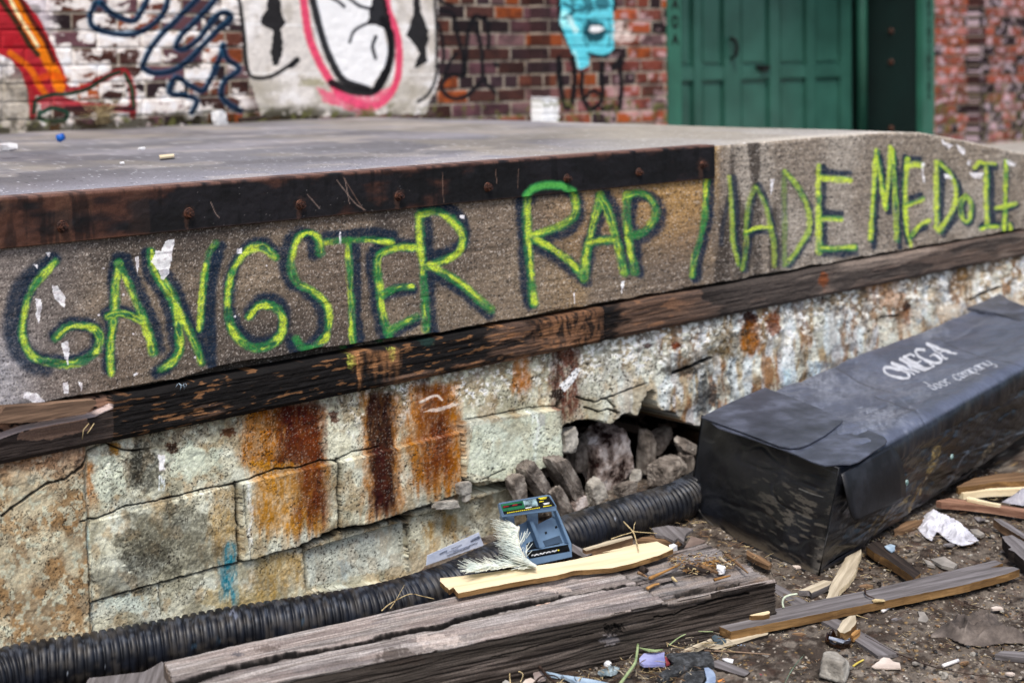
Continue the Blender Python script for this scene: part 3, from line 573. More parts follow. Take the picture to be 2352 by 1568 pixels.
# ---- block foundation
HOLE = [(1283, 984), (1300, 974), (1321, 966), (1342, 962), (1379, 964), (1400, 975), (1411, 969), (1434, 948), (1447, 948), (1458, 954), (1464, 956), (1473, 933), (1487, 899), (1499, 893), (1505, 900),
        (1505, 920), (1519, 943), (1545, 943), (1570, 968), (1600, 978), (1700, 990), (1700, 1330), (1215, 1330), (1208, 1150), (1192, 1118), (1130, 1128), (1095, 1134), (1058, 1138), (1050, 1108), (1075, 1104), (1100, 1116), (1150, 1104), (1190, 1090), (1245, 1078), (1283, 1056)]
def blocks():
    cols = np.concatenate([xcols(-420, 2560, 1.6, 1000)]); rows = 390
    z0, z1 = -.17, .52
    X, Z = np.meshgrid(cols, np.linspace(z0, z1, rows)); Y = X*0+YD+.008
    px, py = proj(X, Y, Z); s = Sheet(px, py, '#bab9a8'); x, z = X.ravel(), Z.ravel(); P, Q = s.x, s.y
    # base mottling
    s.mix(ss(.4, .62, fbm(P/40, Q/40, 5, 1))*.7, '#8f8b78'); s.mix(ss(.45, .7, fbm(P/70+4, Q/50, 4, 2))*.6, '#c2c6bc')
    s.mix(ss(.48, .68, fbm(P/24, Q/34, 5, 3))*.5, '#9c8462')
    R = ss(1280, 1650, P)
    s.mix(R*.6, '#c0c3be'); s.mix(R*ss(.47, .6, fbm(P/22, Q/70, 4, 4))*.7, '#9c8058'); s.mix(R*ss(.53, .64, fbm(P/15+3, Q/60, 4, 5))*.7, '#8a5f3e')
    s.mix(R*ss(.46, .6, fbm(P/17, Q/60, 3, 6))*.55, '#c3d0da'); s.mix(R*ss(.55, .68, fbm(P/26+8, Q/30, 4, 7))*.5, '#6a5846')
    s.mix(ss(1900, 2200, P)*ss(.4, .6, fbm(P/18, Q/18, 4, 8))*.6, '#c2ae94')
    # underside band just below the timber: dirty, pale lumpy mortar
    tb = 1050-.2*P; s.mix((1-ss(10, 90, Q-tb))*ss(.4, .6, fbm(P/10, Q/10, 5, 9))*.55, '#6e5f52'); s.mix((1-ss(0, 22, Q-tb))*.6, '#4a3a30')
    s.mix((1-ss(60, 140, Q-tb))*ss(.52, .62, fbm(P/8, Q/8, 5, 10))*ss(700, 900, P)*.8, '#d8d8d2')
    # left pier: rendered, ochre brown
    L = 1-ss(188, 202, P-(Q-1150)*.035+(fbm(Q/30, Q*0, 3, 2)-.5)*10)
    s.mix(L*.85, '#97846c'); s.mix(L*ss(.42, .6, fbm(P/40, Q/50, 5, 11))*.75, '#b9b29c'); s.mix(L*ss(.5, .66, fbm(P/40, Q/50, 5, 12))*.5, '#a07a50'); s.mix(L*ss(.55, .68, fbm(P/12, Q/12, 4, 13))*.6, '#b9beae')
    s.mix(L*(1-ss(1040, 1130, Q))*.5, '#8c5f4a'); s.d += L*.012
    s.streak(205, 222, 1065, 1180, '#a8703c', .8); s.streak(140, 200, 1010, 1075, '#4a3026', .6)
    # grey mould
    s.blot(335, 1075, 45, 55, '#37352e', .75, .5, 21, 12, .4); s.blot(400, 1240, 120, 85, '#605e52', .7, .6, 22, 16, .4); s.blot(330, 1280, 60, 45, '#3e3c34', .55, .6, 23, 12, .4)
    s.blot(280, 1340, 70, 40, '#4f4c44', .5, .6, 24); s.blot(315, 1060, 14, 60, '#26231e', .6, .4, 25); s.blot(250, 1100, 40, 50, '#b7beb0', .7, .6, 26); s.blot(450, 1060, 60, 40, '#b4bcae', .7, .6, 27)
    s.blot(300, 1385, 60, 20, '#b6c0b8', .6, .6, 28); s.blot(560, 1380, 90, 40, '#a08c5c', .55, .6, 29)
    s.blot(1620, 910, 30, 45, '#3a3d42', .8, .6, 30, 9, .3); s.blot(1600, 830, 80, 26, '#5c5142', .6, .7, 31, 12, .3); s.blot(1680, 790, 60, 30, '#6a5a3c', .7, .6, 32, 10, .3); s.blot(1560, 850, 50, 12, '#2c2620', .7, .6, 33, 8)
    s.blot(1290, 1230, 60, 60, '#4c463e', .5, .5, 34); s.blot(1140, 1200, 50, 50, '#6a6354', .6, .6, 35, 10, .4)
    # rust
    O, B, D_, K = '#a86a24', '#7c3d1c', '#5e2416', '#3c1812'
    s.streak(556, 742, 935, 1075, O, .9, 8, 41, .3, 10, 18); s.streak(640, 740, 925, 1066, D_, .92, 8, 42, .15, 10, 10); s.streak(690, 738, 1000, 1062, B, .6, 8, 43); s.streak(580, 640, 925, 1000, B, .6, 8, 44, .5)
    s.streak(575, 745, 1062, 1240, '#a9762f', .85, 9, 45, .35, 4, 40); s.streak(678, 742, 1058, 1225, B, .85, 12, 46, .3, 4, 60); s.streak(715, 738, 1070, 1200, D_, .6, 8, 47)
    s.streak(830, 918, 905, 1200, O, .8, 6, 48, .3, 12, 40); s.streak(843, 902, 898, 1190, K, .95, 6, 49, .12, 12, 40); s.streak(850, 880, 1020, 1190, D_, .6, 6, 50)
    s.streak(935, 1055, 880, 1150, O, .88, 8, 51, .35, 10, 40); s.streak(965, 1035, 885, 1120, B, .8, 10, 52, .3, 10, 60); s.streak(950, 985, 862, 900, K, .8, 6, 53); s.streak(995, 1020, 950, 1100, D_, .5, 6, 54)
    s.streak(1180, 1216, 812, 905, '#a5662a', .85, 5, 55, .35, 8, 20); s.streak(1262, 1330, 795, 985, '#6d3a2c', .85, 7, 56, .5, 10, 40); s.blot(1282, 907, 17, 14, '#2c1510', .9, .5, 57)
    s.streak(1088, 1112, 830, 880, '#8f7c70', .6, 5, 58)
    s.blot(1722, 735, 17, 22, '#4a2012', .95, .5, 59); s.streak(1708, 1746, 740, 820, '#9a5e22', .9, 6, 60, .3, 8, 20); s.blot(1775, 740, 16, 28, '#7a3f22', .8, .6, 61); s.blot(1552, 793, 10, 9, '#7c3a20', .9, .5, 62); s.blot(1488, 795, 12, 6, '#5a3a38', .8, .5, 63)
    s.blot(2083, 703, 9, 13, '#3c1c12', .9, .5, 64); s.streak(2078, 2092, 705, 775, '#8c5028', .8, 4, 65); s.streak(1990, 2060, 640, 700, '#ab7440', .7, 8, 66, .5); s.streak(2190, 2240, 612, 690, '#8a683c', .7, 8, 67, .4); s.blot(2050, 690, 30, 26, '#a07450', .6, .6, 68)
    s.blot(395, 1028, 15, 13, '#4c2a18', .9, .6, 69); s.blot(262, 1030, 14, 14, '#a8782c', .8, .5, 70); s.blot(524, 992, 18, 12, '#63361e', .8, .6, 71); s.blot(768, 958, 12, 16, '#5a2a18', .85, .6, 72); s.blot(610, 975, 26, 14, '#8a6a4a', .5, .6, 73)
    for a, b, c, d in ((985, 1006, 1200, 1270), (1030, 1052, 1180, 1265), (870, 884, 1215, 1270), (893, 905, 1190, 1250), (1128, 1140, 1010, 1050)): s.streak(a, b, c, d, '#9c7838', .75, 5, int(a), .3)
    s.streak(486, 545, 1120, 1280, '#a98a56', .6, 8, 74); s.streak(590, 700, 1270, 1370, '#a2803c', .6, 12, 75, .4)
    gg = np.random.default_rng(4)
    for k in range(60):
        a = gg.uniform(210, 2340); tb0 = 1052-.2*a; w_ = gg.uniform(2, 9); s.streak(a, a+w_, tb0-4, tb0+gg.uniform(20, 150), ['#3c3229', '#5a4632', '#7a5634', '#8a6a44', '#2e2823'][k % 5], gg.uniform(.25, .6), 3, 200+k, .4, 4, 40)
    # blues and white runs
    s.streak(508, 540, 1245, 1390, '#2f8093', .9, 5, 76, .5, 8, 30); s.streak(790, 812, 1290, 1350, '#7fa0b4', .55, 6, 77); s.streak(1860, 1900, 830, 900, '#a8c2da', .6, 8, 78); s.streak(1800, 1825, 850, 920, '#aac6dd', .6, 8, 79)
    s.streak(366, 378, 1045, 1080, '#e8e2e6', .95, 2, 80, .1, 3, 6); s.streak(370, 376, 1095, 1130, '#cfd8d8', .9, 1.5, 81, .1, 3, 6)
    s.streak(566, 574, 1110, 1270, '#dbdfdc', .7, 3, 82); s.streak(198, 208, 1210, 1290, '#b8ccc8', .7, 3, 83); s.streak(362, 372, 1345, 1400, '#c6cabf', .8, 3, 84); s.streak(575, 582, 1290, 1370, '#cfcfc4', .6, 3, 85)
    s.fill([(1285, 885), (1325, 845), (1332, 850), (1322, 872), (1297, 900)], '#dfe3e8', .9, 2); s.fill([(968, 945), (1040, 925), (1060, 928), (1000, 945)], '#d5cfc8', .6, 3); s.stroke([(965, 923), (1000, 908), (1015, 918)], 2.5, '#d8cfc6', .7)
    s.fill([(1075, 975), (1283, 938), (1283, 1056), (1245, 1078), (1150, 1100), (1060, 1080)], '#b9c4b6', .45, 3); s.streak(1215, 1222, 940, 1050, '#d6e2e0', .6, 3, 86); s.blot(1232, 960, 9, 18, '#a3a4a0', .8, .5)
    s.fill([(710, 1268), (790, 1235), (935, 1200), (935, 1300), (720, 1350)], '#b4bcb8', .4, 5)
    # grain of the block face
    s.mod(50, 60, .25, 89); s.mod(7, 7, .12, 90); s.mod(3.0, 2.8, .13, 91, 2)
    dk = ss(.70, .82, vn(P/2.6, Q/2.6, 92))*ss(.35, .6, fbm(P/50, Q/50, 3, 93)); s.mix(dk*.8, '#2b2620'); s.mix(ss(.76, .88, vn(P/2.2+7, Q/2.2, 94))*.22*(1-L), '#dcd9cc')
    # relief
    s.d += (fbm(x*30, z*30, 4, 95)-.5)*.0038+(fbm(x*120, z*120, 3, 96)-.5)*.0028+R*(fbm(P/26, Q/30, 3, 97)-.5)*.014+(1-ss(30, 120, Q-tb))*(fbm(P/14, Q/14, 4, 98)-.5)*.012
    # each block sits a little differently
    for pts, dd in (([(205, 1200), (540, 1112), (549, 1288), (205, 1385)], .004), ([(548, 1110), (770, 1060), (772, 1225), (555, 1290)], .012), ([(774, 1060), (1050, 990), (1052, 1130), (775, 1222)], .016),
                    ([(1050, 966), (1283, 936), (1283, 1056), (1150, 1100), (1060, 1105)], .024), ([(702, 1262), (935, 1195), (940, 1330), (702, 1360)], -.016), ([(940, 1190), (1190, 1118), (1215, 1330), (940, 1320)], -.014)):
        i = s.poly(pts, 2, 7); s.d[i] += dd
    # joints and cracks
    J = lambda r, p, w=1.6, dep=.012, a=.85, **k: s.crack(cv(r, p), w, dep, a=a, **k)
    J('b1', [(500, 530), (650, 510), (800, 440), (950, 415), (1150, 370), (1300, 330), (1500, 295), (1600, 260), (1750, 205), (1900, 190), (2050, 145), (2140, 150)], 1.5)
    J('b2', [(50, 150), (160, 90), (270, 70), (330, 60)], 1.3, a=.6); J('b1', [(1502, 295), (1510, 500), (1516, 680), (1525, 800)], 3.4, .02); J('b1', [(1540, 300), (1560, 560), (1590, 780)], 1., .003, .35)
    J('b1', [(570, 1055), (750, 1000), (900, 960), (1000, 930), (1200, 880), (1400, 820), (1525, 797), (1600, 780), (1750, 730), (1930, 690)], 1.9, a=.7)
    J('b1', [(1920, 690), (1990, 660), (2120, 620), (2140, 590), (2230, 575), (2352, 560)], 5.2, .05, 1.)
    J('b2', [(-40, 620), (20, 600), (60, 585), (200, 578), (300, 560), (430, 505), (500, 475)], 4.2, .05, 1.); J('b2', [(430, 520), (520, 520)], 6, .05, 1.); J('b2', [(500, 475), (650, 440), (760, 385), (800, 370)], 2.6, .03)
    J('b1', [(1015, 930), (1022, 1030), (1032, 1130)], 1.6, .005, .4); J('b1', [(1940, 700), (1950, 800), (1962, 970)], 3., .03, 1.); J('b1', [(2150, 140), (2140, 350), (2152, 480), (2140, 590)], 2.6, .02); J('b2', [(510, 560), (520, 680), (535, 780)], 2.2, .01, .7)
    J('b1', [(540, 560), (560, 900), (565, 1220)], 1.3, .006, .5); J('b1', [(0, 490), (100, 420), (280, 290), (400, 260), (510, 180), (560, 90), (620, 60)], 2.4, .02); J('c7', [(1170, 870), (1230, 850), (1330, 905), (1470, 940), (1650, 930)], 1.7, .012)
    J('r5', [(820, 1300), (1000, 1270), (1290, 1215), (1470, 1200)], 1.2, .006, .5); J('r5', [(1474, 1190), (1475, 1350), (1476, 1540)], 3.2, .03); J('r5', [(1590, 1150), (1700, 1180), (1850, 1130), (1960, 1090), (2030, 1060)], 1.8, .014)
    J('r5', [(1640, 1210), (1730, 1240), (1790, 1225), (1860, 1250)], 1.6, .012); J('r5', [(1780, 1160), (1830, 1210), (1850, 1260)], 1.6, .012); J('r6', [(120, 995), (250, 940), (360, 900)], 3.5, .03, .9); J('r6', [(480, 960), (482, 1060), (490, 1160)], 2.2, .015, .7); J('b2', [(960, 260), (1040, 220), (1100, 195)], 1.2, .006, .6)
    J('r6', [(1440, 640), (1560, 630)], 2, .01, .6); J('r6', [(2020, 530), (2060, 500), (2200, 450)], 2.5, .02, .7)
    J('b2', [(850, 270), (880, 285), (900, 310)], 3, .03, 1.)
    # ragged cavity
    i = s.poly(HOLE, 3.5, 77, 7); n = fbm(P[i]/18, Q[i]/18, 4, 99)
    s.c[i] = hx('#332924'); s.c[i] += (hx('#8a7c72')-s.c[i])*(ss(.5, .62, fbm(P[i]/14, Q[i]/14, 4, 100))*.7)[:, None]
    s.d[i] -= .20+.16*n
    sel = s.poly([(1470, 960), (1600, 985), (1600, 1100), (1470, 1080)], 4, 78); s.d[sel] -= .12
    s.grain(.18); s.c *= np.array([1.0, 1., .99]); s.finish(1.45, .30, 1.08, 1.2)
    V = np.stack([x, Y.ravel()-s.d, z], -1).reshape(X.shape+(3,))
    # foot of the wall goes below the soil
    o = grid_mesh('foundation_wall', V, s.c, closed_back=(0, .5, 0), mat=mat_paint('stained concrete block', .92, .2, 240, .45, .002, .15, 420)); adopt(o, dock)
blocks()

# ================================================================ BRICK BUILDING
YW = 6.55
bld = tag(empty('brick_building', (7, YW, 1)), 'old red brick building wall covered in graffiti, with a wide green panelled door', 'building')
ZM = ony(270, 150, YW)[2]       # height of one mortar line
def brick_layout(x, z):
    c = np.floor((z-ZM)/.085); fz = (z-ZM)/.085-c
    hd = (np.mod(c, 6) == 4)
    ln = np.where(hd, .122, .240); off = np.where(hd, .03, np.mod(c, 2)*.12)+_h(c, c*0, 3)*.02
    b = np.floor((x+off)/ln); fx = (x+off)/ln-b
    wob = (fbm(x*30, z*30, 2, 5)-.5)*.006
    ex = np.minimum(fx, 1-fx)*ln-.005+wob; ez = np.minimum(fz, 1-fz)*.085-.0055+wob
    e = np.minimum(ex, ez)
    return ss(-.001, .004, e), _h(b, c, 7), _h(b, c, 8), _h(b, c, 9)
def brick_sheet(name, xs, p0, white, mural=False, parent=bld, yo=0.):
    zs = np.concatenate([[-.1, .2], np.linspace(.4, .95, 60)[:-1] if xs[-1] > 10 else [.4, .8], np.linspace(.95, 2.0, 340), [2.3, 3.2, 4.2]])
    X, Z = np.meshgrid(xs, zs); Y = X*0+YW-yo
    px, py = proj(X, Y, Z); s = Sheet(px, py, '#998e80'); x, z = X.ravel(), Z.ravel(); P, Q = s.x, s.y
    m, h1, h2, h3 = brick_layout(x, z)
    R = ss(1150, 1500, P)
    s.mix(ss(.4, .7, fbm(x*9, z*9, 4, 3))*.6, '#b8b0a2'); s.mix(ss(1900, 2100, P)*.7, '#75685f')
    bc = np.zeros((s.n, 3))
    pal = [hx(c) for c in ('#5b3a34', '#6f4236', '#4d3a40', '#86503c', '#7a5d5e', '#3f2f33', '#a5552f', '#6c4a50')]
    k = (h1*8).astype(int) % 8
    for i, c in enumerate(pal): bc[k == i] = c
    br = R*(h2 > .55); bc += (hx('#a4523a')-bc)*(br*.6)[:, None]
    rr = ss(2100, 2160, P); bc += (hx('#a85a44')-bc)*(rr*(h2 > .4)*.6)[:, None]; bc += (hx('#a27a7c')-bc)*(rr*(h3 > .7)*.5)[:, None]; bc += (hx('#38262a')-bc)*(np.maximum(rr*(h2 < .3), (P > 2222)*(P < 2262)*.8))[:, None]; bc += (hx('#3a2a2c')-bc)*((P > 1225)*(P < 1262)*.7)[:, None]  # narrow dark bands paint the shaded pilaster steps; the rest is brick tone
    s.c += (bc*(.75+.5*h3)[:, None]-s.c)*m[:, None]
    s.mix(ss(.54, .64, fbm(x*16, z*26, 5, 6))*rr*m*.75, '#b9a6ae'); s.mix(ss(1290, 1420, P)*(1-rr)*ss(.54, .64, fbm(x*12, z*18, 5, 16))*m*.7, '#b59a9c')
    s.mix(ss(.55, .65, fbm(x*14, z*20, 5, 9))*.35, '#2d2428')
    if white:      # flaking white paint on the left stretch
        wz = (1-ss(540, 620, P))*.93+(1-ss(1000, 1010, P))*.07
        f = fbm(x*12, z*20, 6, 10, .6)+.02-.12*(h1 > .68)*(1-ss(560, 640, P))*ss(100, 200, P)-.08*ss(380, 480, P)*(1-ss(560, 600, P))
        s.mix(ss(.41, .49, f)*wz*.95, '#cfc8c2'); s.mix(ss(.55, .7, f)*wz*.8, '#dcd8da')
        s.mix((1-ss(90, 140, P))*.75*ss(130, 60, Q), '#c9bfc4'); s.mix((1-ss(80, 110, P))*ss(160, 190, Q)*.8, '#a89f90'); s.mix((1-ss(80, 110, P))*ss(.5, .6, fbm(x*25, z*25, 4, 12))*.5, '#6a645c')
    flat = np.zeros(s.n)
    if mural:
        U = lambda r, p, w, c, a=.95, **k: s.stroke(cv(r, p), w, c, a, k.pop('soft', .3), .12, seed=k.pop('seed', 5), **k)
        i = s.poly([(548, -90), (1003, -90), (1006, 190), (975, 262), (600, 268), (574, 195), (562, 150)], 5, 3); flat[i] = 1
        s.mix(np.full(len(i), .97), '#c6c1bb', i); s.mix(ss(.45, .65, fbm(x[i]*5, z[i]*5, 4, 3))*.6, '#d6d3d2', i); s.mix(ss(.55, .7, fbm(x[i]*9, z[i]*9, 4, 4))*.5, '#a79f92', i)
        s.mix(ss(170, 205, Q[i])*ss(.4, .6, fbm(x[i]*7, z[i]*12, 4, 5))*.6, '#a39c8c', i); s.streak(708, 728, 60, 130, '#8f8478', .5); s.blot(715, 190, 30, 10, '#9a9474', .7, .6)
        U('P', [(550, 56), (1003, 62)], 1.4, '#e4e2e2', .8); U('P', [(560, 168), (1003, 172)], 1.2, '#e2e0dc', .6)
        # red leg and boot shape
        s.fill(cv('r1', [(-500, -300), (-10, -300), (150, 0), (250, 120), (330, 280), (400, 440), (435, 560), (400, 595), (220, 615), (150, 480), (60, 380), (-500, 100)]), '#b71f2b', .97, 2)
        for p, w_, c, a in (([(60, 340), (180, 430), (250, 550), (290, 610)], 7, '#d9701e', .8), ([(60, -60), (130, 80), (210, 220), (290, 370), (350, 470), (380, 560)], 13, '#dd7a22', .95),
                            ([(40, -40), (110, 90), (180, 200), (240, 300)], 3.5, '#efd6a8', .9), ([(0, 0), (110, 160), (180, 280), (238, 350)], 6, '#43391f', .95), ([(110, -30), (200, 130), (280, 250), (340, 390)], 6, '#5d2018', .9),
                            ([(250, 500), (320, 480), (400, 500)], 8, '#d8501e', .7), ([(-20, 160), (100, 160), (250, 165)], 1.5, '#8e1620', .7)): U('r1', p, w_, c, a)
        for p in ([(160, 480), (200, 600), (205, 745)], [(430, 575), (520, 570), (620, 520), (740, 465), (800, 470), (840, 580), (845, 740)], [(250, 640), (360, 630), (500, 670), (700, 690), (830, 700)]): U('r1', p, 8, '#a8232c', .95)
        s.fill(cv('r1', [(250, 640), (360, 610), (520, 665), (820, 690), (800, 720), (500, 700), (260, 700)]), '#b3424a', .85, 2)
        U('r1', [(210, 720), (230, 640), (330, 605), (430, 600), (560, 565), (680, 490), (760, 460)], 4.5, '#1f4a38'); U('r1', [(790, 470), (835, 560), (850, 690)], 4.5, '#1f5a40'); U('r1', [(260, 720), (330, 690), (420, 715), (410, 765), (320, 775), (250, 755), (250, 715)], 5, '#1c5240')
        U('r1', [(420, 690), (620, 690), (850, 695)], 5, '#4a2c30')
        # blue tags
        for p in ([(640, 20), (600, 30), (570, 130), (620, 190), (780, 222), (900, 200), (1000, 130), (1050, 60), (1075, -60)], [(640, 20), (720, 90), (840, 135), (900, 70), (950, -40)],
                  [(1260, -10), (1100, 150), (1000, 250), (930, 360), (912, 430), (980, 468), (1100, 450), (1200, 385), (1300, 280), (1400, 180), (1472, 115), (1430, 80), (1370, 110), (1280, 230), (1180, 312), (1122, 300), (1150, 230), (1290, 90), (1390, -30)],
                  [(1420, 290), (1400, 360), (1350, 480), (1290, 580), (1200, 540), (1120, 495), (1080, 590), (1180, 612), (1250, 640), (1220, 720)], [(1420, 290), (1440, 370), (1520, 440), (1430, 520), (1408, 600), (1450, 660), (1530, 710)]):
            U('r1', p, 7, '#2b6f93', .8, soft=.4); U('r1', p, 5.2, '#122c4c', .95, off=(1, 1), seed=9)
        U('r1', [(1515, -60), (1550, 200), (1562, 350), (1580, 460), (1625, 498), (1720, 490), (1810, 440), (1890, 385)], 4.5, '#26262b'); U('r1', [(1850, 420), (1890, 385)], 7, '#26262b')
        K = '#1f1f26'
        s.fill(cv('r1', [(1700, -100), (1780, -100), (1790, 80), (1822, 150), (1790, 190), (1800, 330), (1770, 420), (1740, 420), (1720, 340), (1740, 200), (1660, 160), (1660, 110), (1700, 60)]), K, .95, 2)
        s.fill(cv('r2', [(545, -100), (580, -100), (590, 80), (640, 200), (640, 260), (620, 330), (635, 400), (545, 440), (580, 340), (560, 300), (495, 230), (540, 100)]), K, .95, 2)
        s.fill([(705, -90), (868, -90), (878, 70), (892, 120), (880, 160), (845, 200), (800, 190), (760, 150), (725, 80)], '#dcdfe6', .9, 2)
        PK = '#dc4468'
        U('r1', [(1925, -60), (1960, 200), (2010, 350), (2080, 480), (2170, 600), (2330, 680)], 9, PK); U('r2', [(60, 600), (160, 660), (260, 680), (360, 640), (435, 520), (452, 350), (432, 200), (380, 60), (366, -60)], 8, PK)
        s.fill(cv('r2', [(-80, 560), (50, 590), (240, 620), (380, 560), (420, 600), (330, 690), (230, 740), (120, 700), (-20, 660)]), '#e05c7c', .85, 6, 5, .35)
        U('r1', [(1975, -60), (2040, 200), (2105, 380), (2190, 515), (2340, 570)], 8.5, K); U('r2', [(20, 530), (150, 580), (280, 585), (350, 510), (395, 380), (398, 240), (350, 130)], 9, K)
        s.fill(cv('r2', [(262, 60), (300, -60), (350, -60), (400, 150), (418, 300), (400, 450), (330, 580), (270, 600), (300, 520), (370, 400), (385, 280), (350, 180), (290, 150), (250, 150)]), K, .95, 2)
        for p, w_ in (([(135, 270), (165, 200), (240, 155), (300, 150)], 3.5), ([(302, 235), (282, 300), (300, 372)], 4.5), ([(0, -20), (60, 10), (100, 45)], 4), ([(120, -20), (200, 40), (280, 60)], 4), ([(675, -60), (690, 200), (690, 400), (680, 520), (630, 610), (570, 650)], 3.5),
                      ([(690, -10), (740, 20), (800, 40)], 3.5), ([(700, 150), (725, 230), (735, 330), (735, 400)], 4), ([(720, 70), (800, 100), (830, 250), (860, 350), (862, 480)], 5), ([(1030, 150), (940, 105), (895, 200), (880, 340), (870, 480), (790, 478), (728, 530), (745, 600), (820, 632), (900, 600), (975, 520)], 5),
                      ([(930, 110), (962, 250), (982, 350), (992, 500), (1065, 590)], 5), ([(1000, 110), (1022, 200), (1022, 310)], 5), ([(820, 340), (765, 420), (742, 500)], 4), ([(1065, 410), (1080, 415)], 6)): U('r2', p, w_, '#23232a', .93)
    if name == 'pilaster':
        U = lambda p, w, c, a=.95, **k: s.stroke(cv('r2', p), w, c, a, .35, .12, seed=5, **k)
        CY_ = '#5fc3d2'
        U([(1485, -40), (1490, 150), (1540, 260)], 9, '#22222a'); U([(1820, -40), (1822, 60)], 6, '#22222a')
        s.fill(cv('r2', [(1480, -90), (1810, -90), (1822, 100), (1825, 300), (1780, 360), (1660, 345), (1665, 420), (1600, 450), (1550, 330), (1490, 180)]), CY_, .95, 3)
        s.blot(752.6+.36*1515, 45, 14, 22, '#a5e2ea', .7, .5); s.blot(752.6+.36*1610, 12, 24, 22, '#2f6a78', .8, .4); s.blot(752.6+.36*1605, 12, 12, 12, CY_, .9, .4); s.blot(752.6+.36*1750, 8, 20, 18, '#2f6a78', .8, .4)
        s.blot(752.6+.36*1700, 72, 27, 30, '#1d4e5c', .95, .35); s.blot(752.6+.36*1705, 68, 17, 9, '#e2eef2', .95, .3); U([(1500, 120), (1600, 60), (1700, 60)], 3, '#1d5260', .8); U([(1660, 345), (1740, 362), (1790, 350)], 4, '#16424e', .9)
        U([(1500, 20), (1560, 70), (1530, 140)], 3, '#1d5260', .8); U([(1600, 130), (1640, 160), (1630, 250), (1660, 300)], 2.5, '#2a7686', .8); U([(1790, 120), (1800, 200), (1790, 300)], 2.5, '#2a7686', .7); U([(1540, 120), (1580, 200)], 6, '#c4eef2', .7); U([(1570, 330), (1590, 430)], 4, '#b5e8ee', .6); U([(1660, -20), (1680, 50), (1650, 90)], 3, '#1d5260', .8)
        for p, w_ in (([(1472, 370), (1476, 500), (1500, 640), (1522, 690), (1555, 650), (1572, 500), (1562, 370)], 6.5), ([(1620, 470), (1618, 590), (1660, 690), (1700, 690)], 6), ([(1745, 400), (1748, 520), (1745, 640), (1700, 690)], 5.5), ([(1640, 620), (1690, 580), (1740, 610)], 4.5), ([(1750, 695), (1805, 680)], 6),
                      ([(1825, 430), (1865, 395)], 9), ([(1862, 400), (1872, 550), (1858, 690)], 5.5)): U(p, w_, '#1c1c24')
        s.fill([(1243, 222), (1280, 226), (1284, 300), (1240, 300)], '#d8dadc', .9, 3); s.blot(1430, 85, 26, 18, '#d8cdc6', .7, .6, inner=.4); s.blot(1420, 60, 12, 10, '#cfc4bc', .6, .6)
    # mossy foot
    s.mix(ss(1.19, 1.13, z+(fbm(x*6, x*0, 3, 4)-.5)*.05)*ss(.3, .5, fbm(x*20, z*20, 4, 5))*.85*(1-ss(650, 1100, P)), '#3c3820'); s.mix(ss(.6, .7, fbm(x*30, z*30, 3, 6))*ss(1.2, 1.12, z)*.8, '#6f7040')
    s.grain(.2); s.finish(1.4, .3, 1.02, 1.05)
    m2 = m*(1-flat)+flat; d = m2*.007+(fbm(x*30, z*30, 3, 7)-.5)*.005
    V = np.stack([x, Y.ravel()-d, z], -1).reshape(X.shape+(3,))
    o = grid_mesh(name, V, s.c, closed_back=(0, .25, 0), mat=MBRICK); return o
MBRICK = mat_paint('weathered brick', .9, .2, 150, .5, .003, .12, 300)
def xw(p0, p1, step=2.2, y=200, Y=YW):
    n = max(2, int((p1-p0)/step)); return np.array([ony(p, y, Y)[0] for p in np.linspace(p0, p1, n)])
SP = .10
o = brick_sheet('wall', np.concatenate([np.linspace(.2, xw(-420, -419)[0], 20)[:-1], xw(-420, 1236)]), 0, True, True); adopt(o, bld)
o = brick_sheet('pilaster', xw(1243, 1537, Y=YW-SP), 0, False, yo=SP); adopt(o, bld)
o = brick_sheet('wall', xw(2146, 2250), 0, False); adopt(o, bld)
o = brick_sheet('pilaster', np.concatenate([xw(2246, 2650, Y=YW-SP), np.linspace(15, 22, 20)]), 0, False, yo=SP); adopt(o, bld)

def mat_green(name, c, rough=.38):
    m, nt, b = new_mat(name); L = nt.links.new; tc = N(nt, 'ShaderNodeTexCoord')
    n = N(nt, 'ShaderNodeTexNoise'); n.inputs['Scale'].default_value = 3; n.inputs['Detail'].default_value = 6
    cr = N(nt, 'ShaderNodeValToRGB'); cr.color_ramp.elements[0].position = .3; cr.color_ramp.elements[1].position = .75
    cr.color_ramp.elements[0].color = (*(hx(c)*.7), 1); cr.color_ramp.elements[1].color = (*(hx(c)*1.25), 1)
    L(tc.outputs['Object'], n.inputs['Vector']); L(n.outputs['Fac'], cr.inputs[0]); L(cr.outputs[0], b.inputs['Base Color'])
    n2 = N(nt, 'ShaderNodeTexNoise'); n2.inputs['Scale'].default_value = 9; bp = N(nt, 'ShaderNodeBump'); bp.inputs['Strength'].default_value = .3; bp.inputs['Distance'].default_value = .004
    L(tc.outputs['Object'], n2.inputs['Vector']); L(n2.outputs['Fac'], bp.inputs['Height']); L(bp.outputs[0], b.inputs['Normal'])
    b.inputs['Roughness'].default_value = rough; b.inputs['Specular IOR Level'].default_value = .6; return m
MG = mat_green('green door paint', '#356457', .28); MG2 = mat_green('dark green steel paint', '#061c1a', .5); MGF = mat_green('green frame paint', '#28604e', .5); MBLK = mat_noise('blackened iron', '#0c0c0d', '#2a2725', 20, .6)
REC = .60
def bx(bm, x0, x1, y0, y1, z0, z1, bev=0):
    r = bmesh.ops.create_cube(bm, size=1, matrix=Matrix.Translation(((x0+x1)/2, (y0+y1)/2, (z0+z1)/2)) @ Matrix.Diagonal((x1-x0, y1-y0, z1-z0, 1)))
    if bev: bmesh.ops.bevel(bm, geom=list({e for v in r['verts'] for e in v.link_edges}), offset=bev, segments=2, affect='EDGES')
